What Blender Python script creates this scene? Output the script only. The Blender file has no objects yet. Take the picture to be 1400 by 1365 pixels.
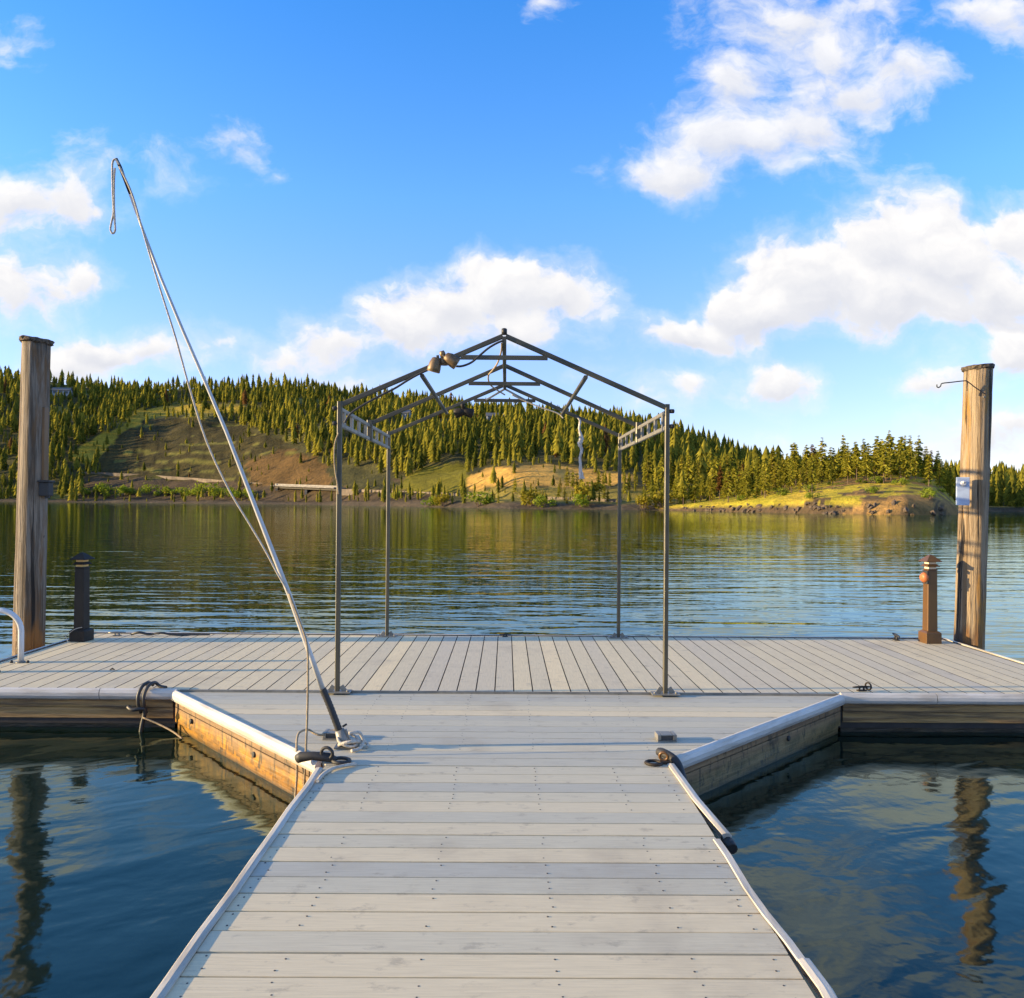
import bpy, bmesh, math, random
import numpy as np
from mathutils import Vector, Matrix

S = bpy.context.scene
COL = S.collection
R = math.radians
random.seed(7)
RS = np.random.RandomState(11)

# ------------------------------------------------------------------ camera
FPX = 1140.0                       # focal length in photograph pixels (1400 wide)
CAM = Vector((0.0, 0.0, 1.52))     # eye height above the deck
ROLL, YAW, PITCH = R(0.45), 8.0/FPX, 5.5/FPX
fwd = Vector((math.sin(YAW)*math.cos(PITCH), math.cos(YAW)*math.cos(PITCH), math.sin(PITCH))).normalized()
r0 = Vector((math.cos(YAW), -math.sin(YAW), 0)); u0 = r0.cross(fwd)
RGT = r0*math.cos(ROLL) + u0*math.sin(ROLL)
UPV = u0*math.cos(ROLL) - r0*math.sin(ROLL)
cd = bpy.data.cameras.new("camera"); cam = bpy.data.objects.new("camera", cd); COL.objects.link(cam)
m = Matrix((RGT, UPV, -fwd)).transposed().to_4x4(); m.translation = CAM
cam.matrix_world = m
cd.sensor_fit = 'HORIZONTAL'; cd.sensor_width = 36.0; cd.lens = 36.0*FPX/1400.0
cd.clip_start = 0.05; cd.clip_end = 20000
S.camera = cam
S.render.resolution_x, S.render.resolution_y = 1024, 998

# ------------------------------------------------------------------ light
SUN_EL, SUN_AZ = R(10.0), R(3.6)    # sun low on the left, a touch behind the camera
SUN_DIR = Vector((-math.cos(SUN_EL)*math.cos(SUN_AZ), -math.cos(SUN_EL)*math.sin(SUN_AZ), math.sin(SUN_EL)))
sd = bpy.data.lights.new("sun", 'SUN'); sd.energy = 5.0; sd.angle = R(0.5); sd.color = (1.0, 0.75, 0.40)
so = bpy.data.objects.new("sun", sd); COL.objects.link(so)
so.rotation_euler = SUN_DIR.to_track_quat('Z', 'Y').to_euler(); so.location = (-30, 0, 20)
S.view_settings.view_transform = 'Standard'; S.view_settings.look = 'None'
S.view_settings.gamma = 1.0; S.view_settings.exposure = 1.05
S.cycles.max_bounces = 4; S.cycles.diffuse_bounces = 2; S.cycles.glossy_bounces = 3
S.cycles.sample_clamp_indirect = 6.0
S.cycles.caustics_reflective = False; S.cycles.caustics_refractive = False

class G:
    """tiny node-graph helper"""
    def __init__(s, nt): s.nt = nt; s.n = nt.nodes; s.l = nt.links
    def put(s, sock, v):
        if isinstance(v, bpy.types.NodeSocket): s.l.new(v, sock)
        elif v is not None: sock.default_value = v
    def math(s, op, a, b=None, c=None, clamp=False):
        n = s.n.new('ShaderNodeMath'); n.operation = op; n.use_clamp = clamp
        s.put(n.inputs[0], a); s.put(n.inputs[1], b)
        if c is not None: s.put(n.inputs[2], c)
        return n.outputs[0]
    def vm(s, op, a, b=None):
        n = s.n.new('ShaderNodeVectorMath'); n.operation = op
        s.put(n.inputs[0], a); s.put(n.inputs[1], b)
        return n.outputs[1] if op in ('LENGTH', 'DOT_PRODUCT') else n.outputs[0]
    def comb(s, x, y, z):
        n = s.n.new('ShaderNodeCombineXYZ'); s.put(n.inputs[0], x); s.put(n.inputs[1], y); s.put(n.inputs[2], z); return n.outputs[0]
    def sep(s, v):
        n = s.n.new('ShaderNodeSeparateXYZ'); s.put(n.inputs[0], v); return n.outputs
    def smooth(s, v, a, b, lo=0.0, hi=1.0):
        n = s.n.new('ShaderNodeMapRange'); n.interpolation_type = 'SMOOTHSTEP'
        s.put(n.inputs[0], v); s.put(n.inputs[1], a); s.put(n.inputs[2], b); s.put(n.inputs[3], lo); s.put(n.inputs[4], hi)
        return n.outputs[0]
    def lin(s, v, a, b, lo=0.0, hi=1.0):
        n = s.n.new('ShaderNodeMapRange'); s.put(n.inputs[0], v); s.put(n.inputs[1], a); s.put(n.inputs[2], b); s.put(n.inputs[3], lo); s.put(n.inputs[4], hi)
        return n.outputs[0]
    def noise(s, vec, scale=1.0, detail=4.0, rough=0.55, dist=0.0, color=False):
        n = s.n.new('ShaderNodeTexNoise'); s.put(n.inputs['Vector'], vec); s.put(n.inputs['Scale'], scale)
        n.inputs['Detail'].default_value = detail; n.inputs['Roughness'].default_value = rough; n.inputs['Distortion'].default_value = dist
        return n.outputs['Color'] if color else n.outputs['Fac']
    def vor(s, vec, scale, feature='F1'):
        n = s.n.new('ShaderNodeTexVoronoi'); n.feature = feature; s.put(n.inputs['Vector'], vec); n.inputs['Scale'].default_value = scale
        return n.outputs['Distance']
    def mix(s, f, a, b, mode='MIX'):
        n = s.n.new('ShaderNodeMix'); n.data_type = 'RGBA'; n.blend_type = mode
        s.put(n.inputs[0], f); s.put(n.inputs[6], a); s.put(n.inputs[7], b); return n.outputs[2]
    def ramp(s, f, stops):
        n = s.n.new('ShaderNodeValToRGB'); s.put(n.inputs[0], f); e = n.color_ramp.elements
        while len(e) < len(stops): e.new(0.5)
        for k, (p, c) in zip(e, stops): k.position = p; k.color = c if len(c) == 4 else (*c, 1)
        return n.outputs[0]
    def attr(s, name):
        n = s.n.new('ShaderNodeAttribute'); n.attribute_name = name; return n
    def tc(s, out='Object'):
        return s.n.new('ShaderNodeTexCoord').outputs[out]
    def pos(s): return s.n.new('ShaderNodeNewGeometry').outputs['Position']
    def bump(s, h, strength, dist=1.0):
        n = s.n.new('ShaderNodeBump'); s.put(n.inputs['Height'], h); s.put(n.inputs['Strength'], strength); s.put(n.inputs['Distance'], dist); return n.outputs[0]

def C4(c): return (c[0], c[1], c[2], 1.0)

# ------------------------------------------------------------------ sky and clouds (all by direction, at infinity)
W = bpy.data.worlds.new("World"); S.world = W; W.use_nodes = True
W.cycles.sampling_method = 'NONE'
W.node_tree.nodes.clear(); g = G(W.node_tree)
sky = g.n.new('ShaderNodeTexSky'); sky.sky_type = 'NISHITA'; sky.sun_disc = False
sky.sun_elevation = SUN_EL; sky.sun_rotation = R(-90) - SUN_AZ
sky.altitude = 600; sky.air_density = 1.0; sky.dust_density = 0.4; sky.ozone_density = 3.0
d = g.tc('Generated'); dx, dy, dz = g.sep(d)
el = g.math('MAXIMUM', dz, 0.0)
tint = g.ramp(el, SKY_TINT := [(0.0, (1.34, 1.08, 1.32)), (0.17, (1.38, 1.23, 1.6)), (0.34, (1.00, 1.42, 1.85)), (0.55, (0.50, 1.30, 2.0)), (1.0, (0.75, 1.05, 1.3))])
base = g.vm('MULTIPLY', sky.outputs[0], tint)
# even out the brightness between the sun side and the far side a little
SKY_STR, CLOUD_L = 0.120, 4.15
yy = g.math('MAXIMUM', dy, 0.06)
u = g.math('DIVIDE', dx, yy); v = g.math('DIVIDE', dz, yy)
uv = g.comb(u, v, 0.0)
wn = g.noise(uv, 7.0, 5.0, 0.6, 0.0, True)
wuv = g.vm('ADD', uv, g.vm('MULTIPLY', g.vm('SUBTRACT', wn, (0.5, 0.5, 0.5)), (0.10, 0.075, 0.0)))
def P2(x, y): return ((x-692.0)/FPX, (688.0 + (x-700)*math.tan(ROLL) - y)/FPX)
BLOBS = [  # photo px: x, y, rx, ry, weight (one blob = part of one cumulus)
 (1215,335,95,75,1.0),(1300,360,120,80,1.0),(1380,310,60,45,.9),(1120,385,120,65,1.0),(1030,420,95,60,1.05),(945,458,80,34,1.0),(1240,410,130,60,1.0),(1390,400,90,60,1.0),(1480,380,120,90,1),(1060,350,50,30,.5),
 (690,395,85,52,1.0),(760,395,70,50,.95),(620,420,90,48,.95),(540,445,95,46,.92),(450,475,85,42,.80),(385,495,75,32,.68),(700,445,110,40,.8),
 (90,260,65,52,.84),(30,270,75,52,.84),(120,285,60,38,.66),(-40,270,60,50,.7),
 (60,400,80,52,.8),(10,395,60,52,.8),(105,380,55,38,.82),(-60,410,80,60,.8),
 (140,480,80,32,1.0),(90,500,80,34,.9),(210,478,46,30,.85),(300,475,60,35,.66),
 (318,198,42,34,.66),(235,235,60,34,.54),(370,235,22,14,.42),
 (1000,110,44,48,.84),(930,225,85,42,.92),(1010,185,95,50,.95),(1090,165,95,48,.95),(1160,120,95,44,.92),(1225,92,75,34,.86),(1120,60,60,55,.78),(1080,15,130,50,.80),(1180,5,90,35,.62),
 (1370,12,70,40,.8),(1440,30,70,40,.8),(730,5,40,20,.5),(20,50,40,25,.36),
 (1070,525,60,36,.9),(940,525,80,30,.66),(1000,540,80,24,.6),(880,540,60,24,.5),
 (1270,530,60,22,.7),(1330,520,70,28,.66),(1390,480,60,40,.85),(1330,595,90,40,.74),(1400,590,80,40,.74),(1280,610,60,30,.55),
 (500,520,70,32,.62),(360,505,70,25,.45),(800,520,60,20,.45),(1080,600,90,26,.42),
]
acc = None
for (bx, by, brx, bry, bw) in BLOBS:
    cu, cv = P2(bx, by)
    q = g.vm('MULTIPLY', g.vm('SUBTRACT', wuv, (cu, cv, 0)), (FPX/brx, FPX/bry, 0))
    f = g.math('MULTIPLY_ADD', g.vm('LENGTH', q), -bw*0.72, bw*1.28)
    wq = g.math('EXPONENT', g.math('MULTIPLY', f, 10.0))
    vv = g.vm('SCALE', g.vm('ADD', g.vm('MULTIPLY', q, (0, 1, 0)), (1, 0, 0))); g.put(vv.node.inputs['Scale'], wq)
    acc = vv if acc is None else g.vm('ADD', acc, vv)
den, num, _ = g.sep(acc); den = g.math('ADD', den, 1e-4)
acc = g.math('MULTIPLY', g.math('LOGARITHM', den, math.e), 0.1)
n1 = g.noise(g.vm('MULTIPLY', wuv, (1.0, 1.25, 1.0)), 11.0, 8.0, 0.58)
n1s = g.noise(g.vm('MULTIPLY', g.vm('ADD', wuv, (-0.012, 0.016, 0)), (1.0, 1.25, 1.0)), 11.0, 5.0, 0.55)
front = g.smooth(dy, 0.10, 0.35)
fld = g.math('ADD', acc, g.math('MULTIPLY', g.math('SUBTRACT', n1, 0.5), 1.55))
fldm = g.math('ADD', g.math('MULTIPLY', fld, front), g.math('SUBTRACT', front, 1.0))
dens = g.math('MAXIMUM', g.smooth(fldm, 0.52, 0.86), g.math('MULTIPLY', g.smooth(fldm, 0.30, 0.95), 0.55))
wisp = g.smooth(v, 0.34, 0.44)            # the high ones are thin and wispy
n3 = g.noise(g.vm('MULTIPLY', wuv, (1.6, 3.0, 1.0)), 14.0, 6.0, 0.6)
soft = g.math('MULTIPLY', g.smooth(g.math('ADD', fldm, g.math('MULTIPLY', g.math('SUBTRACT', n3, .5), .9)), 0.22, 1.05), 0.92)
dens = g.math('ADD', dens, g.math('MULTIPLY', wisp, g.math('SUBTRACT', soft, dens)))
# unseen clouds behind and beside the camera, added for whiter ambient light
nb = g.noise(g.vm('MULTIPLY', d, (1.0, 1.0, 2.6)), 2.3, 7.0, 0.58)
denb = g.math('MULTIPLY', g.smooth(nb, 0.48, 0.66), g.math('SUBTRACT', 1.0, front))
dens = g.math('MULTIPLY', g.math('MAXIMUM', dens, denb), g.smooth(dz, 0.0, 0.06, 0.35, 1.0))
emb = g.math('SUBTRACT', n1, n1s)                       # lit side against the self-shaded side
core = g.math('MULTIPLY', g.smooth(g.math('ADD', g.math('DIVIDE', num, den), g.math('MULTIPLY', g.math('SUBTRACT', n1s, .5), 1.6)), 0.35, -0.75), g.smooth(fldm, .5, 1.0))
lit = g.math('ADD', g.math('MULTIPLY_ADD', emb, 1.5, 0.88), g.math('MULTIPLY', core, -0.58), clamp=True)
ccol = g.mix(lit, (0.56, 0.60, 0.72, 1), (1.02, 1.0, 0.985, 1))
cloud = g.vm('MULTIPLY', ccol, (CLOUD_L,)*3)
skyc = g.mix(dens, base, cloud)
skyb = g.mix(g.math('MULTIPLY', denb, g.smooth(dz, 0.0, 0.06, 0.35, 1.0)), base, (CLOUD_L*.93, CLOUD_L*.93, CLOUD_L*.95, 1))
bg = g.n.new('ShaderNodeBackground'); g.put(bg.inputs[0], skyc); bg.inputs[1].default_value = SKY_STR
bb = g.n.new('ShaderNodeBackground'); g.put(bb.inputs[0], skyb); bb.inputs[1].default_value = SKY_STR
ms = g.n.new('ShaderNodeMixShader'); g.put(ms.inputs[0], g.math('GREATER_THAN', dy, 0.10)); g.l.new(bb.outputs[0], ms.inputs[1]); g.l.new(bg.outputs[0], ms.inputs[2])
wo = g.n.new('ShaderNodeOutputWorld'); g.l.new(ms.outputs[0], wo.inputs[0])

# ------------------------------------------------------------------ photograph geometry helpers
def ray(x, y): return fwd + RGT*((x-700.0)/FPX) - UPV*((y-682.5)/FPX)
def at_z(x, y, z=0.0):
    r = ray(x, y); return CAM + r*((z-CAM.z)/r.z)
def at_Y(x, y, Y):
    r = ray(x, y); return CAM + r*(Y/r.y)
_F, _R, _U, _C = (np.array(q) for q in (fwd, RGT, UPV, CAM))
def proj(X, Y, Z):
    p = np.stack([X, Y, Z], -1) - _C; w = p@_F
    return 700 + FPX*(p@_R)/w, 682.5 - FPX*(p@_U)/w

# ------------------------------------------------------------------ object helpers
def tag(o, label=None, cat=None, group=None, kind=None):
    if label: o["label"] = label
    if cat: o["category"] = cat
    if group: o["group"] = group
    if kind: o["kind"] = kind
    return o
def thing(name, loc, label, cat, group=None):
    o = bpy.data.objects.new(name, None); COL.objects.link(o); o.location = loc; o.empty_display_size = 0.1
    return tag(o, label, cat, group)
def root_of(o):
    p = Vector((0, 0, 0))
    while o is not None: p = p + o.location; o = o.parent
    return p

class MB:
    def __init__(s): s.v = []; s.f = []; s.t = []; s.sm = []
    def add(s, vs, fs, tone=0.5, smooth=False):
        k = len(s.v); s.v += [tuple(p) for p in vs]; s.f += [tuple(i+k for i in f) for f in fs]
        s.t += [tone]*len(fs); s.sm += [smooth]*len(fs); return s
    def box(s, lo, hi, tone=0.5, rot=None, piv=None):
        x0, y0, z0 = lo; x1, y1, z1 = hi
        vs = [Vector(p) for p in ((x0,y0,z0),(x1,y0,z0),(x1,y1,z0),(x0,y1,z0),(x0,y0,z1),(x1,y0,z1),(x1,y1,z1),(x0,y1,z1))]
        if rot is not None:
            pv = Vector(piv) if piv else (Vector(lo)+Vector(hi))/2
            vs = [rot@(p-pv)+pv for p in vs]
        return s.add(vs, [(0,3,2,1),(4,5,6,7),(0,1,5,4),(1,2,6,5),(2,3,7,6),(3,0,4,7)], tone)
    def prism(s, poly, z0, z1, tone=0.5):
        n = len(poly)
        vs = [(p[0], p[1], z0) for p in poly] + [(p[0], p[1], z1) for p in poly]
        fs = [tuple(range(n-1, -1, -1)), tuple(range(n, 2*n))] + [(i, (i+1) % n, n+(i+1) % n, n+i) for i in range(n)]
        return s.add(vs, fs, tone)
    def bar(s, a, b, w, h=None, tone=0.5, up=(0, 0, 1)):
        a, b = Vector(a), Vector(b); h = h or w
        t = (b-a).normalized(); upv = Vector(up)
        if abs(t.dot(upv)) > 0.98: upv = Vector((0, 1, 0))
        x = t.cross(upv).normalized()*w/2; y = x.cross(t).normalized()*h/2
        c = min(w, h)*0.16; cx, cy = x.normalized()*c, y.normalized()*c
        ring = [x-cx+y, x+y-cy, x-y+cy, x-cx-y, -x+cx-y, -x-y+cy, -x+y-cy, -x+cx+y]
        n = 8
        return s.add([a+q for q in ring]+[b+q for q in ring], [(i, (i+1) % n, n+(i+1) % n, n+i) for i in range(n)]+[tuple(range(n-1,-1,-1)), tuple(range(n, 2*n))], tone)
    def tube(s, pts, r, seg=10, tone=0.5, closed=False, cap=True):
        pts = [Vector(p) for p in pts]; n = len(pts); rr = r if isinstance(r, (list, tuple)) else [r]*n
        vs = []; prev = None
        for i, p in enumerate(pts):
            if closed: t = pts[(i+1) % n]-pts[i-1]
            else: t = pts[min(i+1, n-1)]-pts[max(i-1, 0)]
            t.normalize()
            if prev is None:
                ref = Vector((0, 0, 1)) if abs(t.z) < 0.9 else Vector((1, 0, 0)); x = t.cross(ref).normalized()
            else:
                x = (prev - t*prev.dot(t)); x = x.normalized() if x.length > 1e-6 else t.orthogonal().normalized()
            prev = x; y = t.cross(x)
            vs += [p + (x*math.cos(2*math.pi*k/seg) + y*math.sin(2*math.pi*k/seg))*rr[i] for k in range(seg)]
        fs = []
        for i in range(n if closed else n-1):
            j = (i+1) % n
            fs += [(i*seg+k, i*seg+(k+1) % seg, j*seg+(k+1) % seg, j*seg+k) for k in range(seg)]
        s.add(vs, fs, tone, True)
        if cap and not closed:
            k0 = len(s.v)-len(vs)
            s.f += [tuple(k0+k for k in range(seg-1, -1, -1)), tuple(k0+(n-1)*seg+k for k in range(seg))]; s.t += [tone]*2; s.sm += [False]*2
        return s
    def lathe(s, prof, c, seg=20, tone=0.5, axis=None):
        c = Vector(c); q = Vector((0,0,1)).rotation_difference(Vector(axis)).to_matrix() if axis is not None else Matrix.Identity(3)
        vs = [c+q@Vector((r*math.cos(2*math.pi*k/seg), r*math.sin(2*math.pi*k/seg), z)) for r, z in prof for k in range(seg)]
        n = len(prof)
        fs = [(i*seg+k, i*seg+(k+1) % seg, (i+1)*seg+(k+1) % seg, (i+1)*seg+k) for i in range(n-1) for k in range(seg)]
        s.add(vs, fs, tone, True)
        k0 = len(s.v)-len(vs)
        s.f += [tuple(k0+k for k in range(seg-1, -1, -1)), tuple(k0+(n-1)*seg+k for k in range(seg))]; s.t += [tone]*2; s.sm += [False]*2
        return s
    def build(s, name, mat, parent=None, loc=None, bevel=0.0):
        o0 = root_of(parent) if parent is not None else Vector(loc or (0, 0, 0))
        me = bpy.data.meshes.new(name)
        me.from_pydata([tuple(Vector(p)-o0) for p in s.v], [], s.f); me.update()
        if len(me.polygons) == len(s.t):
            a = me.attributes.new("tone", 'FLOAT', 'FACE'); a.data.foreach_set("value", s.t)
            me.polygons.foreach_set("use_smooth", s.sm)
        me.materials.append(mat)
        o = bpy.data.objects.new(name, me); COL.objects.link(o)
        if parent is not None: o.parent = parent
        else: o.location = o0
        if bevel:
            b = o.modifiers.new("bevel", 'BEVEL'); b.width = bevel; b.segments = 2; b.limit_method = 'ANGLE'; b.angle_limit = R(40)
        return o

def bez(pts, n=8):
    """Catmull-Rom through the points"""
    P = [Vector(p) for p in pts]; out = []
    for i in range(len(P)-1):
        p0, p1, p2, p3 = P[max(i-1, 0)], P[i], P[i+1], P[min(i+2, len(P)-1)]
        for k in range(n):
            t = k/n
            out.append(0.5*((2*p1)+(p2-p0)*t+(2*p0-5*p1+4*p2-p3)*t*t+(3*p1-p0-3*p2+p3)*t**3))
    return out+[P[-1]]

# ------------------------------------------------------------------ materials
def newmat(name):
    m = bpy.data.materials.new(name); m.use_nodes = True; g = G(m.node_tree)
    p = m.node_tree.nodes['Principled BSDF']; return m, g, p
def simple(name, c1, c2=None, scale=(6, 6, 6), rough=0.5, metal=0.0, bump=0.0, detail=5, lo=0.35, hi=0.65, fine=0.0, spec=None):
    m, g, p = newmat(name); v = g.vm('MULTIPLY', g.tc(), scale)
    n = g.noise(v, 1.0, detail, 0.6)
    col = g.mix(g.smooth(n, lo, hi), C4(c1), C4(c2 or c1))
    if fine:
        f = g.noise(g.tc(), 180.0, 2.0, 0.6); col = g.mix(1.0, col, g.mix(f, (1-fine,)*3+(1,), (1+fine,)*3+(1,)), 'MULTIPLY')
    g.put(p.inputs['Base Color'], col); p.inputs['Metallic'].default_value = metal
    g.put(p.inputs['Roughness'], g.lin(n, 0.3, 0.7, max(rough-.08, .02), min(rough+.08, 1)))
    if spec is not None: p.inputs['Specular IOR Level'].default_value = spec
    if bump: g.put(p.inputs['Normal'], g.bump(n, bump, 0.02))
    return m
M = {}
# deck boards: pale grey composite, every board its own tone, faint grain along the board, scuffs and stains
def deckmat(name, grain, c0, c1, c2):
    m, g, p = newmat(name); o = g.pos()
    t = g.attr('tone').outputs['Fac']
    gr = g.noise(g.vm('MULTIPLY', o, grain), 1.0, 4.0, 0.65)
    st = g.noise(g.vm('ADD', o, (3.1, 1.7, 0)), 0.9, 6.0, 0.62)
    sc = g.noise(g.vm('MULTIPLY', o, (3.0, 5.0, 1.0)), 2.2, 6.0, 0.7)
    col = g.ramp(t, [(0.05, c0), (0.55, c1), (0.95, c2)])
    col = g.mix(1.0, col, g.ramp(gr, [(0.25, (0.84,)*3), (0.5, (1,)*3), (0.75, (1.12,)*3)]), 'MULTIPLY')
    col = g.mix(g.smooth(st, 0.52, 0.74, 0.0, 0.42), col, (0.31, 0.26, 0.19, 1))
    col = g.mix(g.smooth(sc, 0.56, 0.70, 0.0, 0.45), col, (0.25, 0.22, 0.17, 1))
    g.put(p.inputs['Base Color'], col); p.inputs['Roughness'].default_value = 0.72
    p.inputs['Specular IOR Level'].default_value = 0.3
    g.put(p.inputs['Normal'], g.bump(gr, 0.35, 0.004)); return m
M['deck_x'] = deckmat('composite_deck_across', (5.0, 130.0, 1.0), (0.47, 0.45, 0.365), (0.56, 0.515, 0.38), (0.71, 0.595, 0.385))
M['deck_y'] = deckmat('composite_deck_along', (130.0, 5.0, 1.0), (0.58, 0.505, 0.365), (0.67, 0.565, 0.36), (0.78, 0.635, 0.38))
M['gap'] = simple('shadowed_frame_timber', (0.035, 0.03, 0.025), (0.06, 0.05, 0.04), rough=0.9)  # dark colour painted in so the gaps between boards read as shaded
M['vinyl'] = simple('weathered_white_vinyl', (0.66, 0.62, 0.54), (0.44, 0.39, 0.31), (2.2, 2.2, 16), 0.45, bump=.25, detail=8, lo=.40, hi=.72, fine=.08)
M['trim'] = simple('pale_edge_strip', (0.60, 0.55, 0.45), (0.40, 0.35, 0.27), (14, 2, 14), 0.55, bump=.25, detail=8, lo=.40, hi=.70, fine=.08)
M['screw'] = simple('dark_screw', (0.05, 0.045, 0.04), rough=0.5)
M['frame'] = simple('olive_bronze_steel', (0.095, 0.083, 0.050), (0.060, 0.054, 0.036), (3, 3, 3), 0.45, 0.1, fine=.08)
M['galv'] = simple('dull_grey_steel', (0.28, 0.265, 0.225), (0.20, 0.19, 0.16), (8, 8, 8), 0.45, 0.3, fine=.08)
M['black'] = simple('black_rubber', (0.018, 0.018, 0.018), (0.035, 0.033, 0.03), rough=0.6)
M['cable'] = simple('black_cable', (0.03, 0.028, 0.025), (0.05, 0.045, 0.04), rough=0.5)
M['bronze'] = simple('brown_bronze_paint', (0.16, 0.08, 0.026), (0.125, 0.065, 0.024), (7, 7, 3), 0.38, 0.25, fine=.06)
M['darkbronze'] = simple('dark_bronze_and_shade', (0.036, 0.028, 0.020), (0.026, 0.021, 0.016), (7, 7, 3), 0.6, 0.0, fine=.06, spec=.25)  # dark metal; on the left pedestal the tone stands in for shade
M['lamp_body'] = simple('tan_lamp_metal', (0.24, 0.155, 0.075), (0.15, 0.10, 0.055), (9, 9, 9), 0.45, 0.4)
M['rope'] = simple('tan_rope', (0.42, 0.33, 0.20), (0.30, 0.22, 0.13), (90, 90, 90), 0.85, bump=.4)
M['rope_w'] = simple('white_rope', (0.60, 0.55, 0.46), (0.45, 0.40, 0.32), (90, 90, 90), 0.85, bump=.4)
M['rod'] = simple('white_fibreglass_rod', (0.58, 0.57, 0.53), (0.50, 0.49, 0.45), (4, 4, 4), 0.3, 0.0)
M['tube_white'] = simple('white_painted_tube', (0.66, 0.66, 0.64), (0.58, 0.58, 0.56), (6, 6, 6), 0.3, fine=.04)
M['orange'] = simple('orange_plastic', (0.50, 0.16, 0.045), (0.36, 0.11, 0.035), (20, 20, 20), 0.5)
M['cloth'] = simple('white_strap_cloth', (0.66, 0.63, 0.58), (0.46, 0.44, 0.40), (40, 40, 14), 0.9, bump=.5)
M['bluepl'] = simple('pale_blue_enamel', (0.34, 0.42, 0.58), (0.42, 0.52, 0.68), (6, 6, 12), 0.35)
M['whitem'] = simple('white_enamel', (0.72, 0.70, 0.66), rough=.4)
M['amber'] = simple('amber_lens', (0.80, 0.50, 0.16), (0.7, 0.42, 0.12), (30, 30, 30), 0.2)
M['pale_lens'] = simple('cream_lens', (0.78, 0.66, 0.48), rough=0.25)
def fascia(name, wet):
    m, g, p = newmat(name); o = g.pos(); z = g.sep(o)[2]
    gr = g.noise(g.vm('MULTIPLY', o, (1.6, 1.6, 34.0)), 1.0, 6.0, 0.62)
    bl = g.noise(o, 6.0, 6.0, 0.66); bl2 = g.noise(g.vm('MULTIPLY', o, (9., 9., 3.)), 2.2, 5.0, 0.7)
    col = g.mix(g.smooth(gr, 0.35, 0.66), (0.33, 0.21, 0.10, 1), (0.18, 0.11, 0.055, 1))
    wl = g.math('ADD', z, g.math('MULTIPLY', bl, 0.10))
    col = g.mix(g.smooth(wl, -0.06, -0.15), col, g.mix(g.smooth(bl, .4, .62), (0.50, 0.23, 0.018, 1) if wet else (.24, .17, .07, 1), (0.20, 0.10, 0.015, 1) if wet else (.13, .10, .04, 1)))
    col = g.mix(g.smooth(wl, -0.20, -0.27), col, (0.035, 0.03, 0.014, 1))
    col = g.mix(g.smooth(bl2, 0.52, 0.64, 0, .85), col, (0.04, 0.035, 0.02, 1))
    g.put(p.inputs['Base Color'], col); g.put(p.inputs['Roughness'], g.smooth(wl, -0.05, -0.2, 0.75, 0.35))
    g.put(p.inputs['Normal'], g.bump(g.math('ADD', gr, bl), 0.5, 0.012)); return m
M['fascia'] = fascia('algae_stained_fascia', True)
M['fascia_brown'] = simple('wet_brown_timber', (0.42, 0.25, 0.085), (0.13, 0.08, 0.035), (2, 2, 26), 0.5, bump=.5, detail=7)
M['fascia_dry'] = fascia('grey_weathered_fascia', False)
M['float'] = simple('slimy_dark_float', (0.014, 0.011, 0.007), (0.075, 0.05, 0.02), (4, 4, 14), 0.4, bump=.6, lo=.45, hi=.7)
def pilemat(name, warm):
    m, g, p = newmat(name); o = g.tc(); z = g.sep(o)[2]
    st = g.noise(g.vm('MULTIPLY', o, (17., 17., 0.9)), 1.0, 7.0, 0.66, 0.4)
    st2 = g.noise(g.vm('MULTIPLY', o, (44., 44., 1.6)), 1.0, 5.0, 0.6)
    pat = g.noise(g.vm('MULTIPLY', o, (5., 5., 0.8)), 1.0, 6.0, 0.65)
    crk = g.noise(g.vm('MULTIPLY', g.vm('ADD', o, (4, 9, 2)), (26., 26., 0.55)), 1.0, 4.0, 0.5, 0.3)
    a, b, c = ((0.36, 0.27, 0.165), (0.20, 0.135, 0.07), (0.40, 0.20, 0.03)) if warm else ((0.29, 0.235, 0.17), (0.10, 0.072, 0.045), (0.19, 0.095, 0.03))
    col = g.mix(g.smooth(st, .41, .59), C4(a), C4(b))
    col = g.mix(g.smooth(pat, .50, .62, 0, .9), col, C4(c))
    col = g.mix(g.smooth(st2, .55, .72, 0, .55), col, (0.12, 0.08, 0.045, 1))
    ck = g.smooth(crk, 0.60, 0.66); col = g.mix(ck, col, (0.02, 0.015, 0.01, 1))
    kn = g.noise(o, 13.0, 2.0, 0.5); col = g.mix(g.smooth(kn, .74, .78, 0, .8), col, (0.05, 0.03, 0.02, 1))
    zn = g.math('ADD', z, g.math('MULTIPLY', g.noise(g.vm('MULTIPLY', o, (14., 14., 3.)), 1.0, 4.0), -0.5))
    wet = g.smooth(zn, 0.28, 0.12); col = g.mix(wet, col, g.mix(g.smooth(pat, .4, .6), (0.06, 0.035, 0.018, 1), (0.25, 0.11, 0.02, 1)))
    g.put(p.inputs['Base Color'], col); g.put(p.inputs['Roughness'], g.math('SUBTRACT', 0.82, g.math('MULTIPLY', wet, 0.35)))
    h = g.math('SUBTRACT', g.math('ADD', st, g.math('MULTIPLY', st2, .5)), g.math('MULTIPLY', ck, 1.2))
    g.put(p.inputs['Normal'], g.bump(h, 1.0, 0.035)); return m
M['pile_grey'] = pilemat('weathered_grey_piling', False); M['pile_warm'] = pilemat('golden_weathered_piling', True)
M['piletop'] = simple('rotten_end_grain', (0.16, 0.12, 0.08), (0.06, 0.045, 0.03), (30, 30, 30), 0.9, bump=.8)

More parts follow.
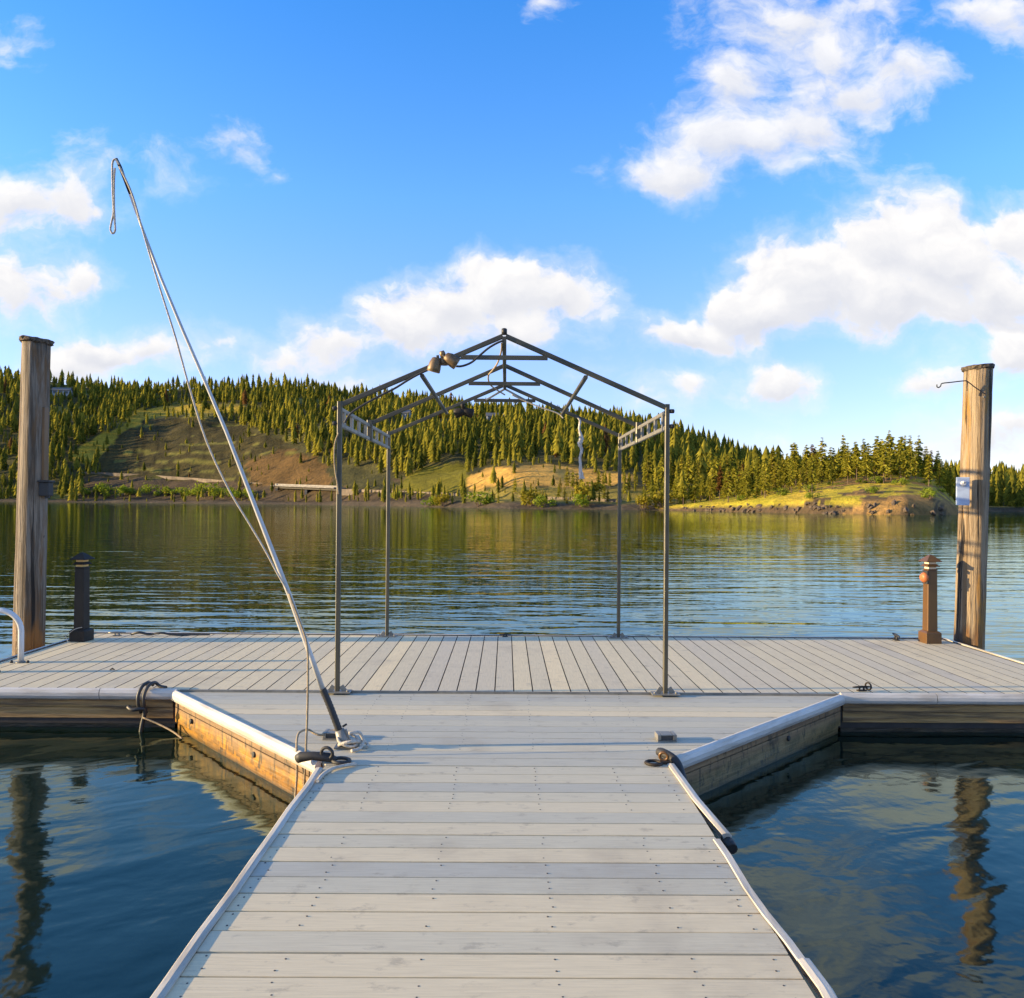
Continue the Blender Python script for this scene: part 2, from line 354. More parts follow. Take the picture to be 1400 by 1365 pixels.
def water():
    m, g, p = newmat('lake_water_surface'); o = g.pos(); x, y, z = g.sep(o)
    # sheltered water beside the walkway is calmer than the open lake
    slip = g.math('MULTIPLY', g.smooth(y, 6.0, 8.5, 1.0, 0.0), g.smooth(y, -14., -6.))
    def wave(sx, sy, sc, ang, det=2.0, dist=0.0):
        ca, sa = math.cos(ang), math.sin(ang)
        xr = g.math('ADD', g.math('MULTIPLY', x, ca), g.math('MULTIPLY', y, sa)); yr = g.math('SUBTRACT', g.math('MULTIPLY', y, ca), g.math('MULTIPLY', x, sa))
        return g.noise(g.comb(g.math('MULTIPLY', xr, sx), g.math('MULTIPLY', yr, sy), 0.0), sc, det, 0.5, dist)
    w1 = wave(0.22, 1.0, 0.95, 0.05, 2.0, 0.3)     # ~1 m swell, long crests
    w2 = wave(0.35, 1.0, 2.6, -0.12, 2.0, 0.3)
    w3 = wave(0.55, 1.0, 6.5, 0.25, 2.0)
    gust = g.smooth(g.noise(g.vm('MULTIPLY', o, (0.012, 0.03, 0)), 1.0, 3.0), 0.35, 0.65, 0.55, 1.25)
    open_h = g.math('ADD', g.math('MULTIPLY', w1, 0.060), g.math('ADD', g.math('MULTIPLY', w2, 0.020), g.math('MULTIPLY', w3, 0.005)))
    c1 = wave(0.45, 1.0, 1.3, 0.75, 2.0, 0.5); c2 = wave(0.5, 1.0, 3.4, 0.45, 2.0, 0.4); c3 = wave(1, 1, 9., 0.3, 2.0)
    calm_h = g.math('ADD', g.math('MULTIPLY', c1, 0.018), g.math('ADD', g.math('MULTIPLY', c2, 0.0075), g.math('MULTIPLY', c3, 0.0014)))
    h = g.math('ADD', g.math('MULTIPLY', g.math('MULTIPLY', open_h, g.math('MULTIPLY', gust, g.ramp(g.lin(y, 0.0, 400.0), [(0.0, (1,)*3), (0.03, (.92,)*3), (0.09, (.55,)*3), (.3, (.34,)*3), (1, (.28,)*3)]))), g.math('SUBTRACT', 1.0, slip)), g.math('MULTIPLY', calm_h, slip))
    body = g.mix(slip, (0.004, 0.014, 0.012, 1), (0.005, 0.013, 0.009, 1))
    nb = g.bump(h, 1.0, 1.0); nt = m.node_tree
    df = g.n.new('ShaderNodeBsdfDiffuse'); g.put(df.inputs[0], body); gl = g.n.new('ShaderNodeBsdfGlossy'); g.put(gl.inputs['Roughness'], g.math('MULTIPLY_ADD', slip, 0.035, 0.03))
    gl.inputs[0].default_value = (0.80, 0.93, 0.80, 1); g.put(gl.inputs['Normal'], nb)
    fr = g.n.new('ShaderNodeFresnel'); fr.inputs[0].default_value = 1.53; g.put(fr.inputs['Normal'], nb)
    mx = g.n.new('ShaderNodeMixShader'); g.l.new(fr.outputs[0], mx.inputs[0]); g.l.new(df.outputs[0], mx.inputs[1]); g.l.new(gl.outputs[0], mx.inputs[2])
    g.l.new(mx.outputs[0], nt.nodes['Material Output'].inputs[0]); return m
M['water'] = water()

def foliage(name, dark, light, trans=0.42):
    m, g, p = newmat(name); nt = m.node_tree
    oi = g.n.new('ShaderNodeObjectInfo').outputs['Random']; t = g.attr('tone').outputs['Fac']
    r = g.math('FRACT', g.math('ADD', g.math('MULTIPLY', oi, 3.7), t))
    nz = g.noise(g.pos(), 0.55, 3.0, 0.6)
    f = g.math('ADD', g.math('MULTIPLY', t, 0.6), g.math('ADD', g.math('MULTIPLY', oi, 0.35), g.math('MULTIPLY', g.math('SUBTRACT', nz, .5), .6)), clamp=True)
    col = g.mix(f, C4(dark), C4(light))
    df = g.n.new('ShaderNodeBsdfDiffuse'); tr = g.n.new('ShaderNodeBsdfTranslucent'); mx = g.n.new('ShaderNodeMixShader')
    g.put(df.inputs[0], col); g.put(tr.inputs[0], g.mix(1.0, col, (1.15, 1.1, .6, 1), 'MULTIPLY')); mx.inputs[0].default_value = trans
    g.l.new(df.outputs[0], mx.inputs[1]); g.l.new(tr.outputs[0], mx.inputs[2]); g.l.new(mx.outputs[0], nt.nodes['Material Output'].inputs[0])
    return m
M['needles'] = foliage('conifer_needles', (0.050, 0.070, 0.012), (0.54, 0.46, 0.060))
M['needles_y'] = foliage('sunny_pine_needles', (0.17, 0.18, 0.025), (0.54, 0.49, 0.065))
M['needles_dead'] = foliage('dying_orange_needles', (0.14, 0.075, 0.025), (0.24, 0.12, 0.04))
M['leaves'] = foliage('bright_shrub_leaves', (0.12, 0.19, 0.02), (0.34, 0.38, 0.05), .4)
M['leaves_y'] = foliage('yellow_shrub_leaves', (0.20, 0.18, 0.02), (0.34, 0.28, 0.035), .4)
M['bark'] = simple('conifer_bark', (0.13, 0.085, 0.055), (0.20, 0.14, 0.09), (2, 2, .6), 0.9)
M['rock'] = simple('shore_rock', (0.15, 0.105, 0.065), (0.06, 0.045, 0.03), (1.5, 1.5, 1.5), 0.9, bump=.8)
def groundmat():
    m, g, p = newmat('hillside_ground'); o = g.pos()
    a = g.attr('cover').outputs['Color']
    n = g.noise(o, 0.10, 8.0, 0.68); n2 = g.noise(g.vm('MULTIPLY', o, (1., 1., .5)), 0.5, 6.0, 0.7)
    col = g.mix(1.0, a, g.ramp(n, [(.3, (.62, .62, .62)), (.5, (1, 1, 1)), (.7, (1.35, 1.3, 1.2))]), 'MULTIPLY')
    col = g.mix(1.0, col, g.ramp(n2, [(.3, (.65, .7, .7)), (.5, (1, 1, 1)), (.72, (1.4, 1.3, 1.15))]), 'MULTIPLY')
    g.put(p.inputs['Base Color'], col); p.inputs['Roughness'].default_value = 0.95; p.inputs['Specular IOR Level'].default_value = .1
    g.put(p.inputs['Normal'], g.bump(g.math('ADD', n2, g.math('MULTIPLY', n, 2.)), 0.9, 1.0)); return m
M['ground'] = groundmat()
M['asphalt'] = simple('pale_road_shoulder', (0.22, 0.17, 0.115), (0.15, 0.12, 0.085), (.2, .2, .2), 0.9)
M['concrete'] = simple('bridge_concrete', (0.30, 0.28, 0.24), (0.23, 0.21, 0.18), (.4, .4, .4), 0.85)
M['house_wall'] = simple('pale_house_siding', (0.40, 0.42, 0.42), (0.34, 0.36, 0.37), (.4, .4, 4), 0.8)
M['house_roof'] = simple('grey_house_roof', (0.16, 0.16, 0.16), (0.11, 0.11, 0.11), (2, 2, 2), 0.8)
M['glass'] = simple('dark_window_glass', (0.03, 0.04, 0.05), rough=0.1)

# ================================================================== SETTING: water, hills, headland, road
WZ = -0.30
mb = MB(); mb.add([(-6000, -2500, WZ), (6000, -2500, WZ), (6000, 9000, WZ), (-6000, 9000, WZ)], [(0, 1, 2, 3)])
tag(mb.build('lake_water', M['water']), kind='structure')
# lake bed far below, and land far behind the camera are out of sight and left out

def vnoise(x, y, seed=0):
    r = np.random.RandomState(seed); T = r.rand(64, 64)
    xi, yi = np.floor(x).astype(int), np.floor(y).astype(int); fx, fy = x-xi, y-yi
    fx, fy = fx*fx*(3-2*fx), fy*fy*(3-2*fy); w = lambda a, b: T[a % 64, b % 64]
    return (w(xi, yi)*(1-fx)+w(xi+1, yi)*fx)*(1-fy)+(w(xi, yi+1)*(1-fx)+w(xi+1, yi+1)*fx)*fy - 0.5
def inpoly(px, py, poly):
    c = np.zeros(px.shape, bool); n = len(poly)
    for i in range(n):
        (x0, y0), (x1, y1) = poly[i], poly[(i+1) % n]
        if y0 == y1: continue
        k = ((y0 > py) != (y1 > py)) & (px < (x1-x0)*(py-y0)/(y1-y0)+x0); c ^= k
    return c
hzn = lambda x: 688 + (x-700)*math.tan(ROLL)

class Terrain:
    def __init__(s, xs, Ds, Dr, top, treeh, prof, amp, seed):
        s.xs, s.Ds, s.Dr, s.top, s.th, s.prof, s.amp, s.seed = map(lambda q: q, (xs, Ds, Dr, top, treeh, prof, amp, seed))
    def __call__(s, x, t):
        Ds, Dr, top = (np.interp(x, s.xs, q) for q in (s.Ds, s.Dr, s.top))
        H = CAM.z + (hzn(x)-top)/FPX*Dr - s.th
        D = Ds+(Dr-Ds)*t
        Z = s.prof(t, H); X = (x-692)/FPX*D
        env = np.clip(t*5, 0, 1)*np.clip(H/30, .15, 1)
        Z = Z + s.amp*env*(vnoise(X/70, D/70, s.seed)+.5*vnoise(X/26, D/26, s.seed+1)+.22*vnoise(X/9, D/9, s.seed+2))
        return X, D, Z
def prof_main(t, H):
    b = np.clip(t/.03, 0, 1)*2.3 - 0.6
    k = np.clip((t-.07)/.93, 0, None)
    up = np.where(k < 1, k*(1.35-.35*k), 1-(k-1)*.35)
    return b + np.maximum(H-1.7, 0)*up
hill = Terrain([-900,-300,0,200,400,550,700,850,1000,1100,1300,1400,1900,2700],
               [620,600,560,540,450,340,265,242,240,262,300,300,330,420],
               [1050,1000,950,930,900,820,740,680,640,600,560,560,640,800],
               [505,495,498,520,514,533,545,567,605,628,641,642,610,580], 15.0, prof_main, 9.0, 3)
# knots of the skyline between those, read off the tree tops
hill.xs = [-900,-300,0,70,150,230,300,400,450,500,560,600,650,700,750,800,850,900,950,1000,1050,1100,1300,1400,1900,2700]
kx = [-900,-300,0,200,400,550,700,850,1000,1100,1300,1400,1900,2700]
_Ds, _Dr = hill.Ds, hill.Dr
hill.Ds = list(np.interp(hill.xs, kx, _Ds)); hill.Dr = list(np.interp(hill.xs, kx, _Dr))
hill.top = [505,495,498,506,515,520,518,514,522,530,535,535,545,545,552,560,566,576,590,605,618,628,641,642,610,580]
def prof_head(t, H):
    b = np.clip(t/.10, 0, 1)*2.0 - 0.8
    up = np.where(t < 1, np.clip(t, 0, 1)**.65, 1-(t-1)*.9)
    return np.where(H > 0, b*np.clip((H+.2)/1.5, 0, 1) - .3*(1-np.clip(H/1.5, 0, 1)) + np.maximum(H-1.2, 0)*up, -1.)
head = Terrain([860,900,940,1000,1060,1120,1180,1240,1280,1300,1316], [250,242,232,214,196,180,172,166,168,176,190],
               [300,295,285,268,250,236,228,222,222,226,236], [697,691,685,675,664,656,650,649,655,675,697], 0.0, prof_head, 3.6, 8)

POLY = dict(
 scree=[(140,652),(132,630),(152,606),(176,588),(206,572),(260,573),(330,583),(392,606),(420,622),(336,628),(345,662),(330,660)],
 dirt=[(336,628),(400,612),(446,636),(452,668),(345,663)],
 ledge=[(100,622),(118,606),(160,588),(190,560),(250,553),(336,555),(334,565),(252,564),(206,572),(176,588),(150,607),(130,632),(104,640)],
 gold=[(636,652),(662,641),(720,636),(790,640),(862,648),(866,660),(800,668),(720,664),(664,668),(640,670)],
 meadow=[(540,668),(562,650),(590,636),(632,634),(640,652),(636,670),(560,676)],
 meadow2=[(640,670),(800,668),(900,672),(960,684),(960,692),(820,690),(640,684)],
 gully=[(452,640),(500,640),(545,660),(545,668),(452,668)])
COVER = dict(scree=(.064,.053,.018), dirt=(.14,.085,.030), ledge=(.36,.26,.03), gold=(.54,.32,.075), meadow=(.15,.135,.015), meadow2=(.25,.20,.045), gully=(.06,.058,.022))
def build_terrain(T, name, xs, ts, kind):
    X, Tt = np.meshgrid(xs, ts, indexing='ij'); PX, PY, PZ = T(X, Tt)
    sx, sy = proj(PX, PY, PZ); n, k = X.shape
    jx = sx+12*vnoise(PX/12, PY/12, 5); jy = sy+7*vnoise(PX/9, PY/9, 6)
    if name == 'hillside':
        c = np.tile(np.array((.080, .074, .028)), (n, k, 1)); c[vnoise(PX/38, PY/38, 41) + .4*vnoise(PX/15, PY/15, 42) > .24] = (.19, .17, .045)
        c[(Tt < .17) & (X > 110) & (X < 620)] = (.085, .062, .036); c[Tt < .022] = (.10, .078, .05)
        for q in ('gully', 'meadow', 'meadow2', 'scree', 'dirt', 'ledge', 'gold'): c[inpoly(jx, jy, POLY[q]) & (Tt < 1) & (Tt > .03)] = COVER[q]
        ts_ = inpoly(jx, jy, POLY['scree']) & (np.sin(sy*.52+2*vnoise(PX/30, PY/30, 50)) + 1.6*vnoise(PX/14, PY/14, 51) > 1.05); c[ts_] = (.17, .155, .035)
        ts_ = inpoly(jx, jy, POLY['scree']) & (vnoise(sx/5, sy/26, 52)+.5*vnoise(sx/2.2, sy/14, 53) > .25); c[ts_] = c[ts_]*.62
    else:
        gr = np.clip(vnoise(PX/7, PY/7, 9)+.55, 0, 1)[..., None]
        c = np.array((.52, .37, .05))*gr + np.array((.40, .36, .03))*(1-gr)
        c[Tt < .05+.12*np.clip(vnoise(PX/6, PY/6, 15), 0, 1)] = (.12, .085, .05); bare = (vnoise(PX/10, PY/6, 12) > .12) & (X > 1120); c[bare] = (.33, .20, .07); rk_ = (vnoise(PX/3.2, PY/3.2, 17)+.5*vnoise(PX/1.4, PY/1.4, 18) > .16) & (Tt < .45) & (X > 1090); c[rk_] = (.11, .08, .045)
    v = np.stack([PX, PY, PZ], -1).reshape(-1, 3); i = np.arange(n*k).reshape(n, k)
    f = np.stack([i[:-1, :-1], i[1:, :-1], i[1:, 1:], i[:-1, 1:]], -1).reshape(-1, 4)
    me = bpy.data.meshes.new(name); me.from_pydata(v.tolist(), [], f.tolist())
    a = me.attributes.new('cover', 'FLOAT_COLOR', 'POINT'); a.data.foreach_set('color', np.concatenate([c.reshape(-1, 3), np.ones((n*k, 1))], 1).ravel())
    me.polygons.foreach_set('use_smooth', [True]*len(me.polygons)); me.materials.append(M['ground'])
    o = bpy.data.objects.new(name, me); COL.objects.link(o); tag(o, kind=kind); return o
build_terrain(hill, 'hillside', np.concatenate([np.arange(-900, -40, 20), np.arange(-40, 1440, 4), np.arange(1440, 2701, 20)]).astype(float), np.concatenate([np.linspace(0, .12, 12), np.linspace(.13, 1.0, 70), np.linspace(1.05, 2.2, 8)]), 'structure')
build_terrain(head, 'headland', np.arange(860, 1317, 3.).astype(float), np.concatenate([np.linspace(0, 1, 26), np.linspace(1.08, 2.6, 14)]), 'structure')

TGRID = np.linspace(0, 1.0, 600)
def on_hill(x, y, T=hill):
    """point of the slope that the photograph shows at pixel (x, y)"""
    X, Y, Z = T(np.full_like(TGRID, x), TGRID); _, sy = proj(X, Y, Z)
    k = np.argmax(sy <= y) if (sy <= y).any() else len(sy)-1
    return Vector((X[k], Y[k], Z[k]))

def road(name, pts, width, lift):
    P = []
    for (x0, y0), (x1, y1) in zip(pts[:-1], pts[1:]):
        for k in range(12): P.append(on_hill(x0+(x1-x0)*k/12, y0+(y1-y0)*k/12))
    zs = np.array([p.z for p in P]); zs = np.convolve(np.pad(zs, 8, mode='edge'), np.ones(17)/17, 'valid')
    ys = np.array([p.y for p in P]); ys = np.convolve(np.pad(ys, 8, mode='edge'), np.ones(17)/17, 'valid')
    mb = MB(); n = len(P); vs = []
    for p, z, y in zip(P, zs, ys):
        vs += [(p.x, y, z-2.5), (p.x, y, z+lift), (p.x, y+width, z+lift), (p.x, y+width, z-2.5)]
    fs = [(4*i+j, 4*i+4+j, 4*i+5+j, 4*i+1+j) for i in range(n-1) for j in range(3)]
    mb.add(vs, fs); tag(mb.build(name, M['asphalt']), kind='structure')
    return P
road('hillside_road', [(112, 646), (200, 651), (270, 656), (330, 661), (372, 664)], 7, .9)
road('shore_road', [(470, 671), (540, 674), (620, 678), (700, 682), (780, 684), (860, 688)], 8, .9)

# ------------------------------------------------------------------ bridge, houses
a, b = on_hill(383, 668), on_hill(462, 671)
t = thing('road_bridge', (a+b)/2, 'pale concrete road bridge over a dark gap at the foot of the hill', 'bridge')
dirv = (b-a); a2, b2 = a - dirv*.05, b + dirv*.05; a2.z = a.z+1.6; b2.z = b.z+1.0
mb = MB(); mb.bar(a2+Vector((0, 0, .1)), b2+Vector((0, 0, .1)), 9, .6); mb.build('deck', M['concrete'], t)
mb = MB(); mb.bar(a2+Vector((0, -3.2, -.9)), b2+Vector((0, -3.2, -.9)), .6, 1.3); mb.bar(a2+Vector((0, 3, -.9)), b2+Vector((0, 3, -.9)), .6, 1.3); mb.build('girder', M['darkbronze'], t)
mb = MB(); mb.bar(a2+Vector((0, -4.6, .8)), b2+Vector((0, -4.6, .8)), .25, .9); mb.build('parapet', M['concrete'], t)
for k in (.02, .5, .98):
    q = a2.lerp(b2, k); mb = MB(); mb.box((q.x-.7, q.y-3.6, q.z-6), (q.x+.7, q.y+3, q.z-1.57)); mb.build('pier', M['concrete'], t)
def house(x, y, w, dp, h, label, rot):
    p = on_hill(x, y); t = thing('hill_house', p, label, 'house', 'houses among the hillside trees')
    rm = Matrix.Rotation(rot, 3, 'Z')
    def tr(mbx): mbx.v = [tuple(rm@(Vector(q)-p)+p) for q in mbx.v]; return mbx
    mb = MB(); mb.box((p.x-w/2, p.y-dp/2, p.z-4), (p.x+w/2, p.y+dp/2, p.z+h)); mb.add([(p.x-w/2, p.y-dp/2, p.z+h), (p.x-w/2, p.y+dp/2, p.z+h), (p.x-w/2, p.y, p.z+h+dp*.28), (p.x+w/2, p.y-dp/2, p.z+h), (p.x+w/2, p.y+dp/2, p.z+h), (p.x+w/2, p.y, p.z+h+dp*.28)], [(0, 2, 1), (3, 4, 5)])
    tr(mb).build('wall', M['house_wall'], t)
    mb = MB(); e = .8
    for sgn in (-1, 1):
        y0 = p.y+sgn*(dp/2+e); z0 = p.z+h-e*.5; zt = p.z+h+dp*.28+.1
        mb.add([(p.x-w/2-e, y0, z0), (p.x+w/2+e, y0, z0), (p.x+w/2+e, p.y, zt), (p.x-w/2-e, p.y, zt), (p.x-w/2-e, y0, z0+.3), (p.x+w/2+e, y0, z0+.3), (p.x+w/2+e, p.y, zt+.3), (p.x-w/2-e, p.y, zt+.3)], [(0, 1, 2, 3), (4, 7, 6, 5), (0, 4, 5, 1), (1, 5, 6, 2), (0, 3, 7, 4)])
    tr(mb).build('roof', M['house_roof'], t)
    for k in range(3):
        cx = p.x-w*.33+k*w*.33; mb = MB(); mb.box((cx-w*.10, p.y-dp/2-.08, p.z+h*.3), (cx+w*.10, p.y-dp/2+.02, p.z+h*.8)); tr(mb).build('window', M['glass'], t)
    return p
HOUSES = [house(86, 541, 16, 9, 5, 'pale blue-grey house high in the trees beside the left piling', .15),
          house(553, 574, 8, 7, 5, 'small white house among dark trees just above the left eave of the frame', -.2),
          house(676, 578, 12, 8, 4.5, 'pale house half hidden by trees under the frame ridge', .1)]

# ================================================================== TREES
def conifer(seed, levels=24, h=1.0, slim=.17, bare=.22, tufts=4, spread=.55):
    """unit-height conifer: arrays of crown quads (+tone) and a trunk MB; whorls of drooping branches made of needle tufts"""
    r = np.random.RandomState(seed); V = []; F = []; T = []
    lean = r.normal(0, .012, 2)
    for i in range(levels):
        q = (i+.5*r.rand())/levels; z = bare+(1-bare)*q
        L = slim*(1-q)**.55*(.5+.85*r.rand())*(1 if q > .12 else .55+r.rand()*.5)+.012
        nb = int(3+r.randint(0, 3)) if q < .9 else 3
        a0 = r.rand()*6.28
        for b in range(nb):
            if r.rand() < .13: continue
            a = a0+b*6.283/nb+r.normal(0, .35); Lb = L*(.6+.6*r.rand()); tone = np.clip(.5+r.normal(0, .22), 0, 1)
            up = .25*q-.10-.25*r.rand()*(1-q)
            for k in range(tufts):
                s = (k+.6+.4*r.rand())/tufts
                c = np.array((math.cos(a)*Lb*s+lean[0]*z, math.sin(a)*Lb*s+lean[1]*z, z+Lb*s*up-Lb*.25*s*s+r.normal(0, .004)))
                w = (.020+.30*Lb*(1.1-.55*s))*(.7+.6*r.rand())
                ax = np.array((math.cos(a), math.sin(a), up-.2)); sd = np.array((-math.sin(a), math.cos(a), r.normal(0, .35))); upv = np.array((r.normal(0, .4), r.normal(0, .4), 1.))
                for (e1, e2) in ((ax, sd), (ax*.8+sd*.3, upv*.75)):
                    k0 = len(V)
                    V += [c-e1*w*.9, c-e2*w*spread+e1*w*.1, c+e1*w*1.05, c+e2*w*spread*.9+e1*w*.2]; F.append((k0, k0+1, k0+2, k0+3)); T.append(tone)
    k0 = len(V); V += [np.array((lean[0]-.006, lean[1], .965)), np.array((lean[0]+.006, lean[1], .965)), np.array((lean[0], lean[1], 1.02))]; F.append((k0, k0+1, k0+2)); T.append(.5)
    tk = MB(); tk.tube([(0, 0, -.06), (lean[0]*.4, lean[1]*.4, .4), (lean[0]*.9, lean[1]*.9, .93)], [.0155, .010, .002], 6)
    return np.array(V), F, T, tk
def mesh_of(name, V, F, T, mat):
    me = bpy.data.meshes.new(name); me.from_pydata(V.tolist() if hasattr(V, 'tolist') else V, [], F); a = me.attributes.new('tone', 'FLOAT', 'FACE'); a.data.foreach_set('value', T); me.materials.append(mat); return me

# individual trees: the ones that show largest (on the headland and along the near shore)
KINDS = [dict(seed=1, slim=.125, bare=.14, mat='needles'), dict(seed=2, slim=.115, bare=.24, mat='needles_y'), dict(seed=3, slim=.14, bare=.12, mat='needles'),
         dict(seed=4, slim=.10, bare=.36, mat='needles_y'), dict(seed=5, slim=.135, bare=.26, mat='needles_y'), dict(seed=6, slim=.10, bare=.10, mat='needles'), dict(seed=7, slim=.12, bare=.3, mat='needles_dead'),
         dict(seed=8, slim=.155, bare=.30, mat='needles_y'), dict(seed=9, slim=.12, bare=.16, mat='needles_y')]
PROTO = []
for k in KINDS:
    V, F, T, tk = conifer(k['seed'], slim=k['slim'], bare=k['bare'])
    crown = mesh_of('crown', V, F, T, M[k['mat']])
    tm = bpy.data.meshes.new('trunk'); tm.from_pydata(tk.v, [], tk.f); tm.materials.append(M['bark']); PROTO.append((crown, tm))
n_ind = 0
def plant(p, h, kind, label, group, wid=1.0):
    global n_ind
    n_ind += 1
    r = bpy.data.objects.new('conifer_tree', None); COL.objects.link(r); r.location = p; r.rotation_euler = (RS.normal(0, .02), RS.normal(0, .02), RS.rand()*6.28); r.scale = (h*wid, h*wid, h); r.empty_display_size = .1
    tag(r, label, 'conifer', group)
    for nm, me in zip(('crown', 'trunk'), PROTO[kind]):
        o = bpy.data.objects.new(nm, me); COL.objects.link(o); o.parent = r
def scatter(T, n, xr, tr, ok, mind):
    """random spots on a terrain with a minimum spacing in metres"""
    x = RS.uniform(*xr, n); t = RS.uniform(*tr, n); X, Y, Z = T(x, t); sx, sy = proj(X, Y, Z); good = ok(x, t, X, Y, sx, sy); used = {}; out = []
    for i in np.nonzero(good)[0]:
        c = (int(X[i]//mind), int(Y[i]//mind))
        if any((X[i]-a)**2+(Y[i]-b)**2 < mind*mind for di in (-1, 0, 1) for dj in (-1, 0, 1) for (a, b) in used.get((c[0]+di, c[1]+dj), ())): continue
        used.setdefault(c, []).append((X[i], Y[i])); out.append(i)
    i = np.array(out, int); return x[i], t[i], X[i], Y[i], Z[i], sx[i], sy[i]
# headland: open grass at the waterline, pines thick on the crest and to the left
def ok_head(x, t, X, Y, sx, sy):
    dn = np.where(x < 1010, .85, np.where(x < 1120, .62, .42)); q = RS.rand(len(x))
    return (t > np.where(x < 1060, .10, np.where(x < 1120, .3, .52))) & (q < dn*np.clip((t-.05)*1.6, .12, 1.0)) & (x < 1302)
x, t, X, Y, Z, sx, sy = scatter(head, 3500, (905, 1302), (.1, 1.9), ok_head, 2.7)
order = np.argsort(Y)[:205]
for i in order:
    h = RS.uniform(6.0, 12.5)*(1.0 if t[i] > .8 else .8)*(.85 if x[i] > 1260 else 1)
    k = int(RS.choice([0, 1, 3, 4, 8, 7, 8, 1, 4, 8])); k = 6 if RS.rand() < .03 else k
    lab = 'dying orange-brown conifer among green ones on the headland at right' if k == 6 else ('dark green conifer on the sunlit headland at right' if k in (0, 2, 5) else 'golden sunlit pine on the grassy headland at right')
    plant((X[i], Y[i], Z[i]-.1), h, k, lab, 'conifers on the headland at right', RS.uniform(.9, 1.25))
# near shore of the main hill
NEARSEL = []
def ok_near(x, t, X, Y, sx, sy):
    q = RS.rand(len(x)); bad = np.zeros(len(x), bool)
    for pn in ('gold', 'meadow', 'dirt', 'scree'): bad |= inpoly(sx, sy, POLY[pn]) & (q > .05)
    bad |= inpoly(sx, sy, POLY['meadow2']) & (q > .16); bad |= (x > 620) & (x < 740) & (t < .16) & (q > .38)
    return ~bad & (t > .015)
x, t, X, Y, Z, sx, sy = scatter(hill, 3000, (560, 1075), (.015, .22), ok_near, 5.2)
order = np.argsort(Y)[:92]
NEARSEL = [(X[i], Y[i]) for i in order]
for i in order:
    k = int(RS.choice([0, 2, 5, 8, 1, 4, 8, 1])); low = t[i] < .07
    h = RS.uniform(5, 9) if low else RS.uniform(8, 14)
    if sx[i] < 880: h *= .55 if sx[i] < 745 else .66
    plant((X[i], Y[i], Z[i]-.2), h, k, 'conifer growing low on the far bank between the frame posts', 'conifers low on the far bank', RS.uniform(.9, 1.3))

# the forest that covers the hill: one mass
def lowtree(seed):
    r = np.random.RandomState(seed); V = []; F = []; T = []
    L = 7; ex = r.uniform(.45, .95); fat = r.uniform(.15, .23); st_ = .07 if seed % 2 else r.uniform(.15, .32)
    for i in range(L):
        z0 = st_+(.92-st_)*i/L; rad = (fat*(1-i/L)**ex*min(1, .6+.25*i)+.02)*(.75+.5*r.rand()); zt = z0+.26*(1-.3*i/L); n = 6
        a0 = r.rand()*6.28; k0 = len(V); V.append(np.array((0, 0, min(zt, 1.03))))
        for j in range(2*n):
            rr = rad*(1.0+.35*r.rand() if j % 2 == 0 else .52); a = a0+math.pi*j/n
            V.append(np.array((math.cos(a)*rr, math.sin(a)*rr, z0-.05*(j % 2 == 0)+r.normal(0, .015)+.03*(j % 2))))
        F += [(k0, k0+1+j, k0+1+(j+1) % (2*n)) for j in range(2*n)]; T += list(np.repeat(r.normal(0, .10, n), 2))
    return np.array(V), np.array(F), np.array(T)
LOW = [lowtree(s) for s in range(20, 34)]
def forest(name, X, Y, Z, H, Wd, tone, mat, label, cat):
    Vs, Fs, Ts = [], [], []; k0 = 0
    for i in range(len(X)):
        V, F, T = LOW[RS.randint(len(LOW))]; a = RS.rand()*6.28; c, s_ = math.cos(a), math.sin(a)
        q = np.empty_like(V); q[:, 0] = (V[:, 0]*c-V[:, 1]*s_)*H[i]*Wd[i]+X[i]; q[:, 1] = (V[:, 0]*s_+V[:, 1]*c)*H[i]*Wd[i]+Y[i]; q[:, 2] = V[:, 2]*H[i]+Z[i]-.3
        Vs.append(q); Fs.append(F+k0); Ts.append(np.clip(T+tone[i], 0, 1)); k0 += len(V)
    V = np.concatenate(Vs); F = np.concatenate(Fs); T = np.concatenate(Ts)
    me = bpy.data.meshes.new(name); me.vertices.add(len(V)); me.vertices.foreach_set('co', V.ravel()); me.loops.add(F.size); me.loops.foreach_set('vertex_index', F.ravel().astype(np.int32))
    me.polygons.add(len(F)); me.polygons.foreach_set('loop_start', np.arange(0, F.size, 3, dtype=np.int32)); me.update(calc_edges=True); me.validate()
    a = me.attributes.new('tone', 'FLOAT', 'FACE'); a.data.foreach_set('value', T); me.materials.append(M[mat])
    o = bpy.data.objects.new(name, me); COL.objects.link(o); tag(o, label, cat, kind='stuff'); return o
def ok_forest(x, t, X, Y, sx, sy):
    q = RS.rand(len(x)); bad = np.zeros(len(x), bool)
    for pn, keep in (('scree', .055), ('dirt', .07), ('ledge', .14), ('gold', .09), ('meadow', .0), ('gully', .12), ('meadow2', .2)): bad |= inpoly(sx, sy, POLY[pn]) & (q > keep)
    bad |= (vnoise(X/38, Y/38, 41) + .4*vnoise(X/15, Y/15, 42) > .27) & (q > .22)
    bad |= (t < .17) & (q > np.where(t < .03, .16, np.where(t < .10, .10, .05))) & (x > 116) & (x < 480)
    bad |= (t < .07) & (q > .30) & (x > 480) & (x < 600)
    bad |= (sy > 700)
    for hp in HOUSES: bad |= (np.abs(X-hp.x) < 11) & (Y < hp.y+8) & (Y > hp.y-16)
    return ~bad & ((x > -60) & (x < 1460) | (q < .45))
x, t, X, Y, Z, sx, sy = scatter(hill, 46000, (-700, 2300), (.012, 1.12), ok_forest, 4.3)
keep = np.ones(len(X), bool)
NS = np.array(NEARSEL)
